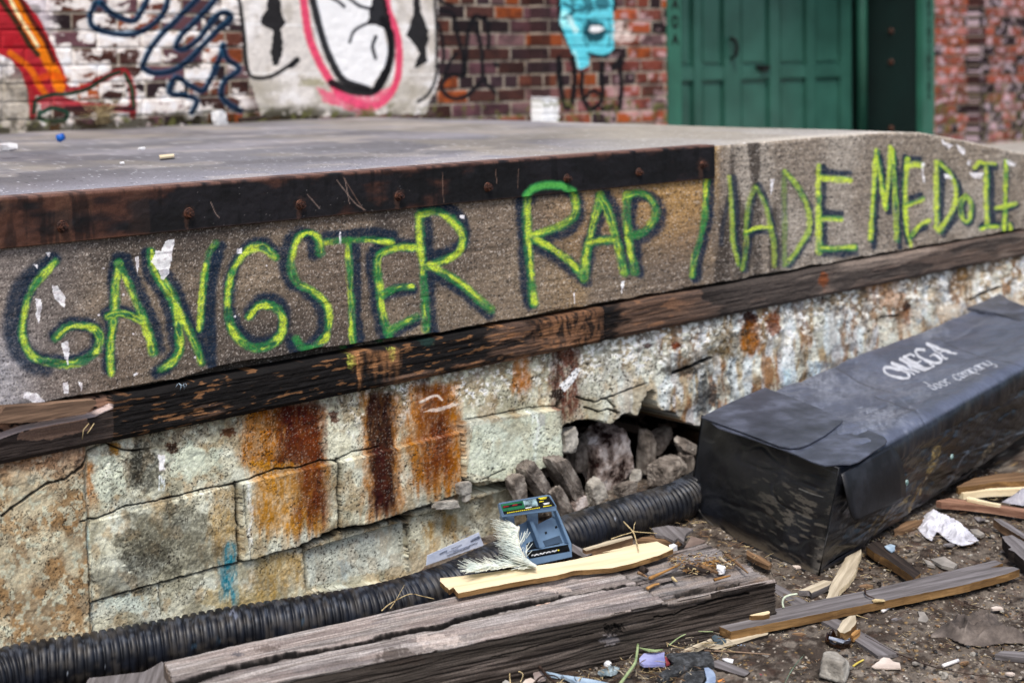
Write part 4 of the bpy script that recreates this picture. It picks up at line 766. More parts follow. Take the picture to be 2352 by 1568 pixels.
def door():
    Yd = YW+REC; X = lambda p, y=150: ony(p, y, Yd)[0]; Zp = lambda y, p=1750: ony(p, y, Yd)[2]
    x0, x1 = X(1500), X(1957); zb, zt_ = .62, 3.2
    bm = bmesh.new(); bx(bm, x0, x1, Yd+.035, Yd+.06, zb, zt_)             # recessed panels
    zr0, zr1 = Zp(182), Zp(152)
    ups = [(1563, 1594), (1613, 1664), (1702, 1768), (1792, 1853), (1874, 1932)]
    edges = [1500]+[v for u in ups for v in u]+[1957]
    for a, b in zip(edges[::2], edges[1::2]): bx(bm, X(a), X(b), Yd, Yd+.034, zb, zt_, .006)
    for a, b in ups:
        bx(bm, X(a)+.002, X(b)-.002, Yd+.001, Yd+.034, zr0, zr1, .006)
        for z0, z1 in ((zr1+.03, zt_-.1), (zb+.02, zr0-.03)): bx(bm, X(a)+.035, X(b)-.035, Yd+.022, Yd+.034, z0, z1, .008)
    o = link('door', bm, MG, sm=False); adopt(o, bld)
    bm = bmesh.new(); hx_ = X(1678)
    tube(bm, [(hx_-.01, Yd-.01, Zp(88)), (hx_, Yd-.05, Zp(94)), (hx_+.015, Yd-.055, Zp(110)), (hx_+.005, Yd-.05, Zp(128)), (hx_, Yd-.01, Zp(134))], .016, 8)
    h = link('handle', bm, MBLK); h.parent = o
    bm = bmesh.new(); lx = X(1750); bx(bm, lx-.09, lx+.09, Yd-.02, Yd+.0, Zp(158), Zp(150), .004); bx(bm, lx-.05, lx+.06, Yd-.035, Yd-.015, Zp(163), Zp(152), .006); h = link('latch', bm, MBLK, sm=False); h.parent = o
    # steel channel frames at the wall face, with stamped black marks
    for p0, p1, marks in ((1535, 1566, 'L'), (2119, 2147, 'R')):
        yf_ = YW-.12 if marks == 'L' else YW-.02; xa, xb = ony(p0, 150, yf_)[0], ony(p1, 150, yf_)[0]
        bm = bmesh.new(); bx(bm, xa, xb, yf_, yf_+.06, .4, 3.3, .004)
        f = link('door_frame', bm, MGF, sm=False); adopt(f, bld)
        yy = yf_-.003; xc = (xa+xb)/2
        zs = [ony(1548, q, YW)[2] for q in (12, 52, 92)] if marks == 'L' else [ony(2133, q, YW)[2] for q in range(-10, 240, 21)]
        for i, z in enumerate(zs):
            bm = bmesh.new(); h_, w_ = (.034, .038) if marks == 'L' else (.030, .028)
            if marks == 'L' and i == 1 or marks == 'R' and i % 3 == 1:   # 0
                for dx in (-1, 1): bx(bm, xc+dx*w_*.6-.007, xc+dx*w_*.6+.007, yy-.002, yy, z-h_, z+h_)
                for dz in (-1, 1): bx(bm, xc-w_*.5, xc+w_*.5, yy-.0015, yy, z+dz*h_-.007, z+dz*h_+.007)
            elif marks == 'L':                                           # A
                box_pts(bm, [(xc-w_, yy-.002, z-h_), (xc-w_+.014, yy-.002, z-h_), (xc+.006, yy-.002, z+h_), (xc-.006, yy-.002, z+h_), (xc-w_, yy, z-h_), (xc-w_+.014, yy, z-h_), (xc+.006, yy, z+h_), (xc-.006, yy, z+h_)])
                box_pts(bm, [(xc+w_-.014, yy-.003, z-h_), (xc+w_, yy-.003, z-h_), (xc+.007, yy-.003, z+h_), (xc-.005, yy-.003, z+h_), (xc+w_-.014, yy, z-h_), (xc+w_, yy, z-h_), (xc+.007, yy, z+h_), (xc-.005, yy, z+h_)])
                bx(bm, xc-w_*.6, xc+w_*.6, yy-.0015, yy, z-.012, z+.0)
            else:
                bx(bm, xc-w_*.2, xc+w_*.3, yy-.002, yy, z-h_, z+h_)
                if i % 3 == 2: bx(bm, xc-w_*.7, xc+w_*.7, yy-.003, yy, z-.006, z+.006)
            g = link('stencilled_mark', bm, MBLK, sm=False); g.parent = f
    # right reveal plate with bolts, left reveal, track pipe
    xr = ony(2118, 150, YW)[0]
    bm = bmesh.new(); bx(bm, xr, xr+.05, YW+.045, Yd+.1, .4, 3.2); rv = link('reveal_plate', bm, MG2, sm=False); adopt(rv, bld)
    for q in (-10, 73, 143, 296):
        bm = bmesh.new(); yb = YW+.32; zz = ony(2047, q, YW+.0)[2]*1.0
        d = ray(2047, q); t = xr/d[0]; pt = d*t
        bmesh.ops.create_uvsphere(bm, u_segments=12, v_segments=6, radius=.028, matrix=Matrix.Translation((xr-.002, pt[1], pt[2]+EYE)) @ Matrix.Diagonal((.5, 1, 1, 1))); b = link('rivet', bm, M_RUST); b.parent = rv
    bm = bmesh.new(); tube(bm, [(X(1968), Yd-.05, .4), (X(1968), Yd-.05, 3.2)], .05, 12); adopt(link('track_pipe', bm, MGF), bld)
    xl = ony(1537, 150, YW)[0]; bm = bmesh.new(); bx(bm, xl-.06, xl-.03, YW, Yd+.1, .4, 3.2); adopt(link('reveal_plate', bm, MG2, sm=False), bld)
    bm = bmesh.new(); bx(bm, xl-.1, xr+.1, YW-.05, Yd+.2, 3.0, 4.2); adopt(link('lintel', bm, MG2, sm=False), bld)
    bm = bmesh.new(); bx(bm, X(1950), xr+.05, Yd+.06, Yd+.12, .4, 3.2); adopt(link('back_plate', bm, MG2, sm=False), bld)
door()

# ================================================================ CORRUGATED PIPE
def pipe():
    ctr = [(-260, 1660), (0, 1553), (205, 1515), (378, 1482), (540, 1457), (847, 1402), (1026, 1350), (1150, 1293), (1289, 1239), (1455, 1184), (1555, 1153), (1628, 1110), (1690, 1050)]
    R = .060; pts = np.array([onz(a, b, .058) for a, b in ctr])
    pts[4, 2] += .006; q = np.array([Vector(p) for p in pts]); P3 = []
    qq = np.vstack([2*q[0]-q[1], q, 2*q[-1]-q[-2]])
    for i in range(1, len(qq)-2):
        for k in range(40):
            t = k/40; a, b, c, d = qq[i-1], qq[i], qq[i+1], qq[i+2]
            P3.append(.5*((2*b)+(-a+c)*t+(2*a-5*b+4*c-d)*t*t+(-a+3*b-3*c+d)*t**3))
    P3 = np.array(P3); L = np.concatenate([[0], np.cumsum(np.linalg.norm(np.diff(P3, axis=0), axis=1))])
    pitch = .0188; n = int(L[-1]/pitch*9); S = np.linspace(0, L[-1], n); C = np.stack([np.interp(S, L, P3[:, i]) for i in range(3)], 1)
    T = np.gradient(C, axis=0); T /= np.linalg.norm(T, axis=1)[:, None]; A = np.cross(T, [0, 0, 1.]); A /= np.linalg.norm(A, axis=1)[:, None]; B = np.cross(A, T)
    m = 44; th = np.linspace(0, 2*np.pi, m, endpoint=False)
    ph = np.mod(S/pitch+.25*np.sin(S*3), 1); g = ss(.0, .14, ph)*(1-ss(.68, .84, ph)); rr = R-.0055+.0055*g+.0008*ss(.3, .0, np.abs(ph-.41))
    V = np.zeros((n, m+1, 3)); col = np.zeros((n, m+1, 3))
    for j in range(m+1):
        a = th[j % m]; r = rr+.0018*(fbm(S*9+np.cos(a)*2, S*0+np.sin(a)*2, 3, 3)-.5)
        V[:, j] = C+(A*math.cos(a)+B*math.sin(a))*r[:, None]
    px, py = proj(V[..., 0], V[..., 1], V[..., 2]); s = Sheet(px, py, '#0b0d13')
    G_ = np.repeat((1-g)[:, None], m+1, 1).ravel(); s.mix(ss(.45, .7, fbm(s.x/30, s.y/30, 4, 2))*.5, '#1d222d')
    up = V[..., 2].ravel(); s.mix(ss(.05, .0, up)*ss(.35, .6, fbm(s.x/9, s.y/9, 4, 3))*.6, '#3d332b'); s.mix(ss(.08, .11, up)*ss(.5, .65, fbm(s.x/12, s.y/6, 4, 5))*.35, '#59606c')
    s.mix(ss(.5, .68, fbm(s.x/22, s.y/14, 5, 12))*.4, '#47423c')
    s.specks(90, '#98a0ad', (0, 1600, 1100, 1560), (.8, 1.6), .8, 7)
    for p in ([(870, 200), (900, 190), (880, 230)], [(830, 190), (860, 150), (880, 190)]): s.stroke(cv('c8', p), 2.2, '#6a7080', .8)
    for a, b in ((1520, 230), (710, 400), (480, 460)):
        cx, cy = cv('c8', [(a, b)])[0]; s.blot(cx, cy, 7, 5, '#050506', 1, .3); s.blot(cx+1, cy+9, 6, 5, '#2c4152', .7, .4)
    o = grid_mesh('corrugated_pipe', V, s.c, mat=mat_paint('black ribbed plastic', .45, .35, 200, .15, .001, .1, 300))
    tag(o, 'black corrugated drainage pipe lying along the foot of the block wall', 'pipe')
pipe()

# ================================================================ LONG BEAM
def loft_section(name, secs, ncol, mat, paint, parent=None, ctr=True):
    """secs(t) -> (m,3) closed section for t in 0..1"""
    V = np.array([secs(t) for t in np.linspace(0, 1, ncol)])     # ncol,m,3
    V = np.concatenate([V, V[:, :1]], 1)
    if ctr:
        V = np.concatenate([np.repeat(V[:1].mean(1, keepdims=True), V.shape[1], 1), V, np.repeat(V[-1:].mean(1, keepdims=True), V.shape[1], 1)], 0)
    px, py = proj(V[..., 0], V[..., 1], V[..., 2]); s = Sheet(px, py, '#808080'); D = paint(s, V)
    o = grid_mesh(name, V, s.c, mat=mat, parent=parent); return o
def beam():
    BL, BR, FR, FL = np.array([1.456, 2.72]), np.array([2.862, 2.392]), np.array([2.772, 2.096]), np.array([1.385, 2.517])
    H = .12; nt_, nf_ = 170, 95; ncol = 1150
    U, Wd = np.meshgrid(np.linspace(0, 1, ncol), np.arange(nt_+nf_+8), indexing='ij')
    w_ = np.clip(Wd/nt_, 0, 1)[..., None]; b0 = BL+(BR-BL)*U[..., None]; f0 = FL+(FR-FL)*U[..., None]
    XY = b0+(f0-b0)*w_; f_ = np.clip((Wd-nt_)/nf_, 0, 1.02)
    Z = H*(1-f_)-.01*(f_ > .99); XY = XY+((f0-b0)*.0)[...]+np.stack([f_*.012, -f_*.02], -1)*0
    x, y = XY[..., 0], XY[..., 1]
    px, py = proj(x, y, Z); s = Sheet(px, py, '#867c75'); P, Q = s.x, s.y; u = U.ravel(); v = (w_[..., 0]*.27).ravel(); f = f_.ravel(); l = u*1.44
    top = (f <= 0)
    cc = v+f*.12
    g = fbm(l*4, cc*160+fbm(l*3, cc*10, 2, 3)*8, 5, 1); g2 = fbm(l*9, cc*420, 3, 2)
    s.mix(ss(.35, .65, g)*.75, '#a69e9a'); s.mix(ss(.5, .68, fbm(l*3, cc*40, 4, 3))*.6, '#6a6060'); s.mix(ss(.55, .7, g2)*.5, '#4f4644'); s.mix(ss(.5, .66, fbm(l*7, cc*30, 4, 4))*.35, '#9a867c')
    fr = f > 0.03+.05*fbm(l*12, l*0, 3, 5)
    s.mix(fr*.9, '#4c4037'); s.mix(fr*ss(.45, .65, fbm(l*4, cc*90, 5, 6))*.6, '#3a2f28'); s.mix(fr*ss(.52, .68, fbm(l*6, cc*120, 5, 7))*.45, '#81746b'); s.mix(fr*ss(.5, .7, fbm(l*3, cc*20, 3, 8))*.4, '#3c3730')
    rgt = ss(0, 3, (P-1437)-(Q-1307)*.85 if False else P-np.interp(Q, [1306, 1364, 1400, 1440], [1413, 1502, 1575, 1650]))*top
    s.mix(rgt*.55, '#6b5f58'); s.mix(rgt*ss(.5, .6, fbm(l*6, cc*200, 4, 9))*.8, '#2f2824'); s.mix(rgt*ss(.5, .66, fbm(l*10, cc*60, 4, 10))*.6, '#8b735c')
    s.mix(ss(.45, .62, fbm(l*6, v*20, 4, 11))*rgt*.4, '#94908f')
    dd = (g-.5)*.006+(g2-.5)*.002-(.005*rgt)+(fr*(fbm(l*4, cc*90, 5, 6)-.5)*.012)
    dd += (ss(.55, .7, fbm(l*3, cc*40, 4, 13)))*-.004
    s.d = dd
    ck = cv('c8', [(330, 850), (560, 785), (900, 690), (1200, 625), (1340, 585), (1700, 525), (2000, 475), (2350, 400)])+cv('b2', [(300, 1282), (550, 1232), (720, 1208), (830, 1165), (1000, 1120), (1250, 1062), (1500, 1012), (1800, 962), (1990, 935)])
    idx, D, T = s.dist(ck, 20); wd = 4.6*(1-.55*ss(500, 1150, T))*(.75+.6*fbm(T/30, T*0, 3, 5)); m = (1-ss(wd*.7, wd*1.35, D))*top[idx]
    s.d[idx] -= m*.016; m = (1-ss(wd*1.1, wd*1.75, D+(fbm(P[idx]/9, Q[idx]/5, 3, 9)-.5)*2.5))*top[idx]; s.mix(m*.95, '#1a1310', idx)  # darkness inside the split is painted, wider than the groove itself
    s.crack(cv('c5', [(600, 640), (750, 725), (900, 825), (960, 860), (1050, 910), (1150, 1000)]), 1.2, .006, a=.7)
    s.crack(cv('c5', [(1040, 915), (1150, 860), (1230, 830)]), 3, .01, a=.9); s.fill(cv('c5', [(1230, 830), (1260, 800), (1420, 765), (1430, 800), (1290, 850)]), '#191310', .95, 1)
    s.crack(cv('c5', [(1480, 980), (1700, 930), (1950, 900), (2200, 870)])+cv('c1', [(1000, 170), (1180, 110)]), 4, .012, a=.7); s.crack(cv('c1', [(0, 630), (290, 590), (480, 500), (840, 400), (1100, 330), (1350, 290)]), 1.8, .01, a=.9)
    s.crack(cv('c6', [(0, 650), (400, 560), (900, 420), (1300, 350)]), 1.2, .006, a=.5); s.blot(*cv('c6', [(1570, 290)])[0], 20, 12, '#1a1410', .85, .8, 5, inner=.5, d=-.008)
    s.blot(*cv('c6', [(1520, 430)])[0], 22, 12, '#8b8588', .6, .6); s.crack([(1655, 1249), (1700, 1272), (1752, 1312)], 1.6, .006, a=.8); s.mix((P > np.interp(Q, [1240, 1330], [1660, 1762]))*top*.4, '#8f8377')
    s.blot(*cv('c8', [(1180, 520)])[0], 30, 8, '#5c4a42', .5, .6); s.blot(*cv('c8', [(900, 570)])[0], 16, 5, '#555560', .6, .6); s.blot(*cv('b2', [(480, 1400)])[0], 60, 18, '#4d3f36', .6, .7); s.blot(*cv('b2', [(700, 1290)])[0], 60, 14, '#b7a79c', .5, .7)
    s.blot(*cv('b2', [(1450, 970)])[0], 40, 6, '#c4b0a0', .4, .6); s.crack(cv('b2', [(1200, 1080), (1450, 1035)]), 1., .002, '#c9a389', .8)
    s.grain(.28); s.finish(1.5, .2, .88, .8)
    dz = np.where(top, s.d, 0)-ss(.85, 1, v/.27)*.006*top; dn = np.where(top, 0, s.d)
    nrm = np.array([FR-BR]); nrm = nrm[0]/np.linalg.norm(nrm)
    endj = (fbm(cc*300, cc*0, 3, 20)-.5)*.012*((u > .995)|(u < .005))
    ud = (BR-BL)/np.linalg.norm(BR-BL)
    V = np.stack([x.ravel()+nrm[0]*dn+ud[0]*endj, y.ravel()+nrm[1]*dn+ud[1]*endj, Z.ravel()+dz], -1).reshape(x.shape+(3,))
    # close into a solid: bottom and back, ends
    bot = V[:, -1:].copy(); bk = V[:, :1].copy(); bk[..., 2] = -.01
    V = np.concatenate([V, bk, V[:, :1]], 1); C = s.c.reshape(x.shape+(3,)); C = np.concatenate([C, C[:, -1:], C[:, :1]], 1)
    e0 = V[:1].copy(); e1 = V[-1:].copy()
    def cap(e, n=14): c = e.mean(1, keepdims=True); return [e+(c-e)*(k/n)+np.array([ud[0], ud[1], 0])*((fbm(np.arange(e.shape[1])/5.+k, np.arange(e.shape[1])*0., 3, 30)-.5)*.006)[None, :, None]*(0 < k) for k in range(1, n+1)]
    cl = np.tile(hx('#655a51'), (1, V.shape[1], 1)); k0 = cap(e0); k1 = cap(e1)
    V = np.concatenate(k0[::-1]+[V]+k1, 0); nz = [cl*(0.7+.6*rng.random((1, V.shape[1], 1))) for _ in k0]
    C = np.concatenate(nz+[C]+nz, 0)
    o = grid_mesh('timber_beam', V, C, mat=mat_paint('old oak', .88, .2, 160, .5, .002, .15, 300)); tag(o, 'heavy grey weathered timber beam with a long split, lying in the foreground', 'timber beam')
beam()

# ================================================================ LONG BLACK BAG
def bag():
    root = tag(empty('equipment_bag', (3.2, 2.5, 0)), 'long black vinyl bag with white lettering on top, lying against the wall', 'bag')
    BLn, BRn, TRn, TLn = [np.array(p, float) for p in ((3.259, 2.79, .0), (3.126, 2.223, .0), (3.210, 2.212, .280), (3.372, 2.828, .289))]
    BLf, BRf, TRf, TLf = BLn+np.array([2.35, .24, .06]), np.array([4.59, 2.41, .06]), np.array([4.42, 2.32, .35]), np.array([5.37, 3.045, .35])
    e = lambda a, b, k: a+(b-a)*k
    BRf, TRf = e(BRn, BRf, 1.55), e(TRn, TRf, 1.75)
    secn = [BRn, TRn, TLn, BLn]; secf = [BRf, TRf, TLf, BLf]
    def perim(c4, r=(.02, .07, .035, .02), ns=(130, 150, 60, 8)):
        out = []; n = 4
        for i in range(n):
            a, b = c4[i], c4[(i+1) % n]; L = np.linalg.norm(b-a); d = (b-a)/L; r0, r1 = r[i], r[(i+1) % n]
            for k in range(ns[i]): out.append(a+d*(r0+(L-r0-r1)*k/(ns[i]-1)))
            c, cn = b, c4[(i+2) % n]; d2 = (cn-b)/np.linalg.norm(cn-b)
            p0, p2 = b-d*r1, b+d2*r1
            for t in np.linspace(0, 1, 8)[1:-1]: out.append((1-t)**2*p0+2*t*(1-t)*b+t*t*p2)
        return np.array(out)
    A, B = perim(secn), perim(secf); ncol = 560; T = np.linspace(0, 1, ncol)**1.25
    V = A[None]+(B-A)[None]*T[:, None, None]; V = np.concatenate([V, V[:, :1]], 1)
    m = V.shape[1]; px, py = proj(V[..., 0], V[..., 1], V[..., 2]); s = Sheet(px, py, '#24262d'); P, Q = s.x, s.y
    l = np.repeat((T*2.1)[:, None], m, 1).ravel(); c = np.tile(np.arange(m)/m*1.9, (ncol, 1)).ravel(); j = np.tile(np.arange(m), (ncol, 1)).ravel()
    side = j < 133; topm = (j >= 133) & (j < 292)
    s.mix(topm*.88, '#545a6b'); s.mix(topm*ss(.45, .65, fbm(l*3, c*5, 4, 1))*.5, '#626879'); s.mix(ss(.52, .66, fbm(l*8, c*12, 5, 2))*topm*.4, '#3a3e4a')  # sky reflection painted into the top as pale blue; sides stay near black
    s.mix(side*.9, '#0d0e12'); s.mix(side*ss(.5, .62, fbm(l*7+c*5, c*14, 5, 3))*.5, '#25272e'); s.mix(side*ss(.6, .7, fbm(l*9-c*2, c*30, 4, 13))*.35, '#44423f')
    hh = V[..., 2].ravel(); s.mix(side*ss(.07, .0, hh-l*.03)*ss(.3, .55, fbm(l*9, c*9, 4, 4))*.7, '#5b5348')
    LG = '#a3a8b4'
    for x0, x1, y0, y1, a, sd in ((1850, 1905, 855, 880, .55, 1), (1900, 2080, 850, 900, .25, 3), (1960, 2060, 930, 980, .5, 4), (2140, 2230, 830, 870, .2, 5), (1780, 1900, 925, 975, .3, 6), (2100, 2160, 745, 770, .35, 7), (1870, 1925, 880, 905, .35, 9), (2080, 2130, 880, 915, .3, 10)):
        s.blot((x0+x1)/2, (y0+y1)/2, (x1-x0)/1.5, (y1-y0)/1.6, LG, a*.38, 1.1, sd, 16, .85); s.blot((x0+x1)/2+9, (y0+y1)/2, (x1-x0)/2, (y1-y0)/2.6, LG, a*.4, 1.2, sd+50, 6, .9)
    for p in ([(760, 1100), (1000, 1060), (1250, 1030)], [(1250, 960), (1500, 1050), (1700, 1160)], [(820, 1300), (1100, 1250), (1700, 1320)], [(700, 1070), (900, 1170), (1100, 1260), (1250, 1310)], [(1680, 850), (1900, 740), (2100, 640)], [(1500, 1090), (1650, 1210), (1720, 1290)]): s.stroke(cv('r6', p), 1.3, '#6b707e', .55, .7, .5)
    for p in ([(1400, 1120), (1640, 1230), (1720, 1330)], [(1040, 900), (1240, 990), (1500, 1090)], [(1770, 740), (2000, 830), (2352, 960)]): s.stroke(cv('r6', p), 1.4, '#33353e', .7, .6, .3)
    # lettering (world lettering painted on the vinyl)
    def glyphs(base, U, Vv, items, w, c):
        for x0, wd, strokes in items:
            for st, ww in strokes:
                pts = [(base[0]+(x0+wd*a)*U[0]+b*Vv[0], base[1]+(x0+wd*a)*U[1]+b*Vv[1]) for a, b in st]
                s.stroke(cv('r6', pts), w*ww, c, .92, .3, .15, sm=len(st) > 4, spk=.2)
    el = [(.5+.5*math.cos(t), .5+.5*math.sin(t)) for t in np.linspace(0, 2*math.pi, 17)]
    gG = [(.5+.5*math.cos(t), .5+.5*math.sin(t)) for t in np.linspace(.7, 5.6, 14)]
    OM = [(0, .19, [(el, 1.35)]), (.21, .2, [([(0, 0), (.12, 1)], .8), ([(.12, 1), (.5, .05)], 1.5), ([(.5, .05), (.9, 1)], .8), ([(.9, 1), (1, 0)], 1.6)]),
          (.45, .13, [([(.1, 0), (.1, 1)], 1.6), ([(0, 1), (1, 1)], .9), ([(.1, .5), (.8, .5)], .8), ([(0, 0), (1, 0)], .9), ([(1, 0), (1.05, .2)], .8), ([(1, 1), (1.02, .85)], .8)]),
          (.61, .18, [(gG, 1.3), ([(.6, .45), (1.05, .45)], .8), ([(.92, .45), (.92, .08)], 1.3)]), (.81, .19, [([(0, 0), (.5, 1)], .8), ([(.5, 1), (.98, 0)], 1.6), ([(.22, .38), (.74, .38)], .7), ([(-.08, 0), (.12, 0)], .7), ([(.84, 0), (1.1, 0)], .7)])]
    glyphs((1580, 1000), (335, -165), (-150, -62), OM, 2.0, '#c3c6ce')
    o_ = [(.5+.5*math.cos(t), .5+.5*math.sin(t)) for t in np.linspace(0, 2*math.pi, 13)]; c_ = [(.5+.5*math.cos(t), .5+.5*math.sin(t)) for t in np.linspace(.8, 5.5, 11)]
    st = lambda *a: (list(a), 1)
    DC = [(0, .062, [(o_, 1), st((1, 1.9), (1, 0))]), (.09, .062, [(o_, 1)]), (.18, .062, [(o_, 1)]), (.27, .05, [st((0, 1), (0, 0)), st((0, .7), (.4, 1), (.9, .95))]),
          (.40, .06, [(c_, 1)]), (.475, .06, [(o_, 1)]), (.55, .09, [st((0, 1), (0, 0)), st((0, .8), (.3, 1), (.5, .8), (.5, 0)), st((.5, .8), (.8, 1), (1, .8), (1, 0))]), (.66, .06, [(o_, 1), st((0, 1), (0, -.8))]), (.74, .06, [(o_, 1), st((1, 1), (1, 0))]), (.82, .06, [st((0, 1), (0, 0)), st((0, .8), (.5, 1), (1, .8), (1, 0))]), (.90, .06, [st((0, 1), (.1, .2), (.5, 0), (1, .3)), st((1, 1), (1, -.4), (.5, -.8), (0, -.6))])]
    glyphs((1772, 1078), (400, -160), (-46, -30), DC, 1.15, '#b4b8c2')
    for a in range(5):
        for b in range(3): s.stroke(cv('r6', [(1290+a*48+b*6, 1175+a*14+b*15), (1318+a*48+b*6, 1172+a*12+b*15)]), 1.6, '#9aa0ae', .45, .6, .6, spk=.4)
    # mud and scrapes on the long side
    MU = '#7d6b42'
    s.fill(cv('b3', [(1725, 235), (1740, 150), (1780, 60), (1815, 45), (1825, 90), (1790, 170), (1750, 230)]), MU, .85, 3, 5, .7); s.fill(cv('b3', [(2055, 170), (2080, 100), (2160, 20), (2165, 50), (2110, 130)]), '#6e6350', .75, 3, 5, .7); s.fill(cv('b3', [(1520, 450), (1560, 400), (1635, 365), (1600, 410)]), MU, .8, 3, 5, .6)
    for p in ([(1360, 600), (1410, 500)], [(1400, 620), (1475, 460)], [(1280, 575), (1305, 545)], [(1590, 500), (1650, 400)], [(1690, 370), (1760, 200)], [(1620, 480), (1700, 300)]): s.stroke(cv('b3', p), 1.8, '#8a744c', .6, .6, .5, spk=.5)
    for p in ([(1640, 470), (1700, 330), (1800, 170)], [(1850, 330), (1950, 160), (2040, 60)], [(1900, 330), (2200, 80)], [(1450, 540), (1600, 330), (1690, 160)]): s.stroke(cv('b3', p), 1.5, '#4b4e55', .5, .7, .5)
    s.stroke(cv('b3', [(1600, 240), (1900, 130), (2352, -40)]), .9, '#565a62', .7, .5); s.mix(side*ss(.03, .0, np.abs(hh-.012-l*.028))*.45, '#3c4149')
    s.grain(.2)
    nrm = np.cross(np.gradient(V, axis=0), np.gradient(V, axis=1)); nrm /= np.linalg.norm(nrm, axis=2)[..., None]+1e-9
    if nrm[100, 200, 2] < 0: nrm = -nrm
    d = (fbm(l*3, c*5, 3, 5)-.5)*.022+(fbm(l*9+c*3, c*7, 3, 6)-.5)*.008-.02*np.sin(np.clip((j-133)/159, 0, 1)*np.pi)*ss(.2, .6, l)
    d += side*((fbm(l*9+c*7, c*4, 3, 7)-.5)*.02+(fbm(l*26-c*20, c*8, 3, 27)-.5)*.006)+(fbm(l*30, c*6, 3, 17)-.5)*.0035-.003*ss(.12, 0, np.abs(fbm(l*5+c*3, c*6, 3, 19)-.5))*(1-.4*topm)
    d *= ss(0, .12, l)
    V = V+nrm*d.reshape(V.shape[:2])[..., None]
    mb = mat_paint('scuffed black vinyl', .38, .5, 60, .3, .003, .12, 160)
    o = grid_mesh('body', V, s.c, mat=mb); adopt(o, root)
    # near end panel
    nu, nv = 240, 150; u, v = np.meshgrid(np.linspace(0, 1, nu), np.linspace(0, 1, nv)); u3, v3 = u[..., None], v[..., None]
    E = (BLn*(1-u3)+BRn*u3)*(1-v3)+(TLn*(1-u3)+TRn*u3)*v3; px, py = proj(E[..., 0], E[..., 1], E[..., 2]); s = Sheet(px, py, '#0a0b0f'); uu, vv = u.ravel(), v.ravel()
    s.mix(ss(.45, .65, fbm(uu*5, vv*3, 5, 1))*.55, '#181b22'); s.mix(ss(.35, 1, vv)*.35, '#20242c'); s.mix(ss(.56, .68, fbm(uu*16, vv*34+np.sin(uu*9), 5, 2))*ss(.35, .8, uu)*(1-ss(.5, .95, vv))*.55, '#5c574f')
    s.mix(ss(.13, .0, vv)*ss(.35, .55, fbm(uu*12, vv*12, 4, 3))*.75, '#5c5347'); s.mix(ss(.92, 1, uu)*ss(.5, .0, vv)*ss(.4, .6, fbm(uu*20, vv*20, 3, 4))*.6, '#74706a')
    for p in ([(930, 330), (1000, 360), (1070, 380)], [(280, 450), (320, 510), (370, 560)]): s.stroke(cv('b3', p), 1.2, '#83827e', .45, .6, .6)
    s.stroke(cv('b3', [(640, 20), (880, 110), (1150, 230)]), 1., '#30343c', .9, .5); s.grain(.2)
    en = np.cross(BRn-BLn, TLn-BLn); en /= np.linalg.norm(en); en = en if en[0] < 0 else -en
    dd = (fbm(uu*3, vv*2, 3, 5)-.5)*.02+(fbm(uu*9, vv*9, 3, 6)-.5)*.005*ss(.9, .3, vv)-.0025*ss(.1, 0, np.abs(fbm(uu*4, vv*5, 2, 9)-.5))+.014*np.sin(uu*np.pi)*np.sin(vv*np.pi)
    dd *= np.clip(np.minimum(np.minimum(uu, 1-uu), np.minimum(vv, 1-vv))*8, 0, 1)
    E = E+en*dd.reshape(E.shape[:2])[..., None]+en*.001
    oe = grid_mesh('end_panel', E, s.c, mat=mb); adopt(oe, root)
    mp = mat_noise('black vinyl edge', '#15161a', '#3b3c40', 40, .5)
    bm = bmesh.new(); tube(bm, [BLn, BRn, e(BRn, TRn, .5), TRn+en*.002, e(TRn, TLn, .5)+np.array([0, 0, -.002]), TLn, BLn], .0042, 8); adopt(link('piping', bm, mp), root)
    # flaps
    tn = np.cross(TRn-TLn, TLf-TLn); tn = tn/np.linalg.norm(tn)*np.sign(tn[2])
    mf = mat_noise('scuffed sky tinted vinyl flap', '#3d424e', '#666c7e', 7, .4, .5, '#4c515f', 40, .35, .003, det=8)  # top flaps carry the painted sky tint; the hanging flap uses the dark copy
    mf2 = mat_noise('dark vinyl flap', '#15171c', '#353840', 7, .5, .35, '#202228', 60, .3, .002, det=8)
    def flap(name, pts, p0, n, lift, th, mat, curl=None):
        bm = bmesh.new(); w = [onplane(a, b, p0+n*lift, n) for a, b in pts]; vs = [bm.verts.new(tuple(p)) for p in w]; f = bm.faces.new(vs)
        r = bmesh.ops.extrude_face_region(bm, geom=[f])
        for g in r['geom']:
            if isinstance(g, bmesh.types.BMVert): g.co -= Vector(n*th)
        bmesh.ops.triangulate(bm, faces=[x for x in bm.faces if len(x.verts) > 4]); o = link(name, bm, mat, sm=False); adopt(o, root); return o
    def rnd(p): return [tuple(q) for q in smooth(p, 4)]
    flap('flap', cv('r6', [(290, 1275), (480, 1180), (700, 1085), (760, 1110), (900, 1160), (1060, 1225), (1165, 1275), (1195, 1295), (1180, 1315)])+cv('r6', [(1080, 1390), (975, 1448), (930, 1464), (860, 1470), (790, 1458), (600, 1385), (420, 1320)]), TRn, tn, .016, .0035, mf)
    flap('flap', cv('r6', [(330, 1290), (700, 1130), (1195, 1290), (1330, 1345), (1460, 1400), (1478, 1425), (1460, 1450), (1380, 1500), (1300, 1555), (1240, 1574), (1190, 1572)])+cv('b3', [(1080, 180), (1000, 155), (850, 90), (560, -10), (400, -60)]), TRn, tn, .009, .0035, mf)
    sn = np.cross(TRf-TRn, BRn-TRn); sn /= np.linalg.norm(sn); sn = sn if sn[1] < 0 else -sn
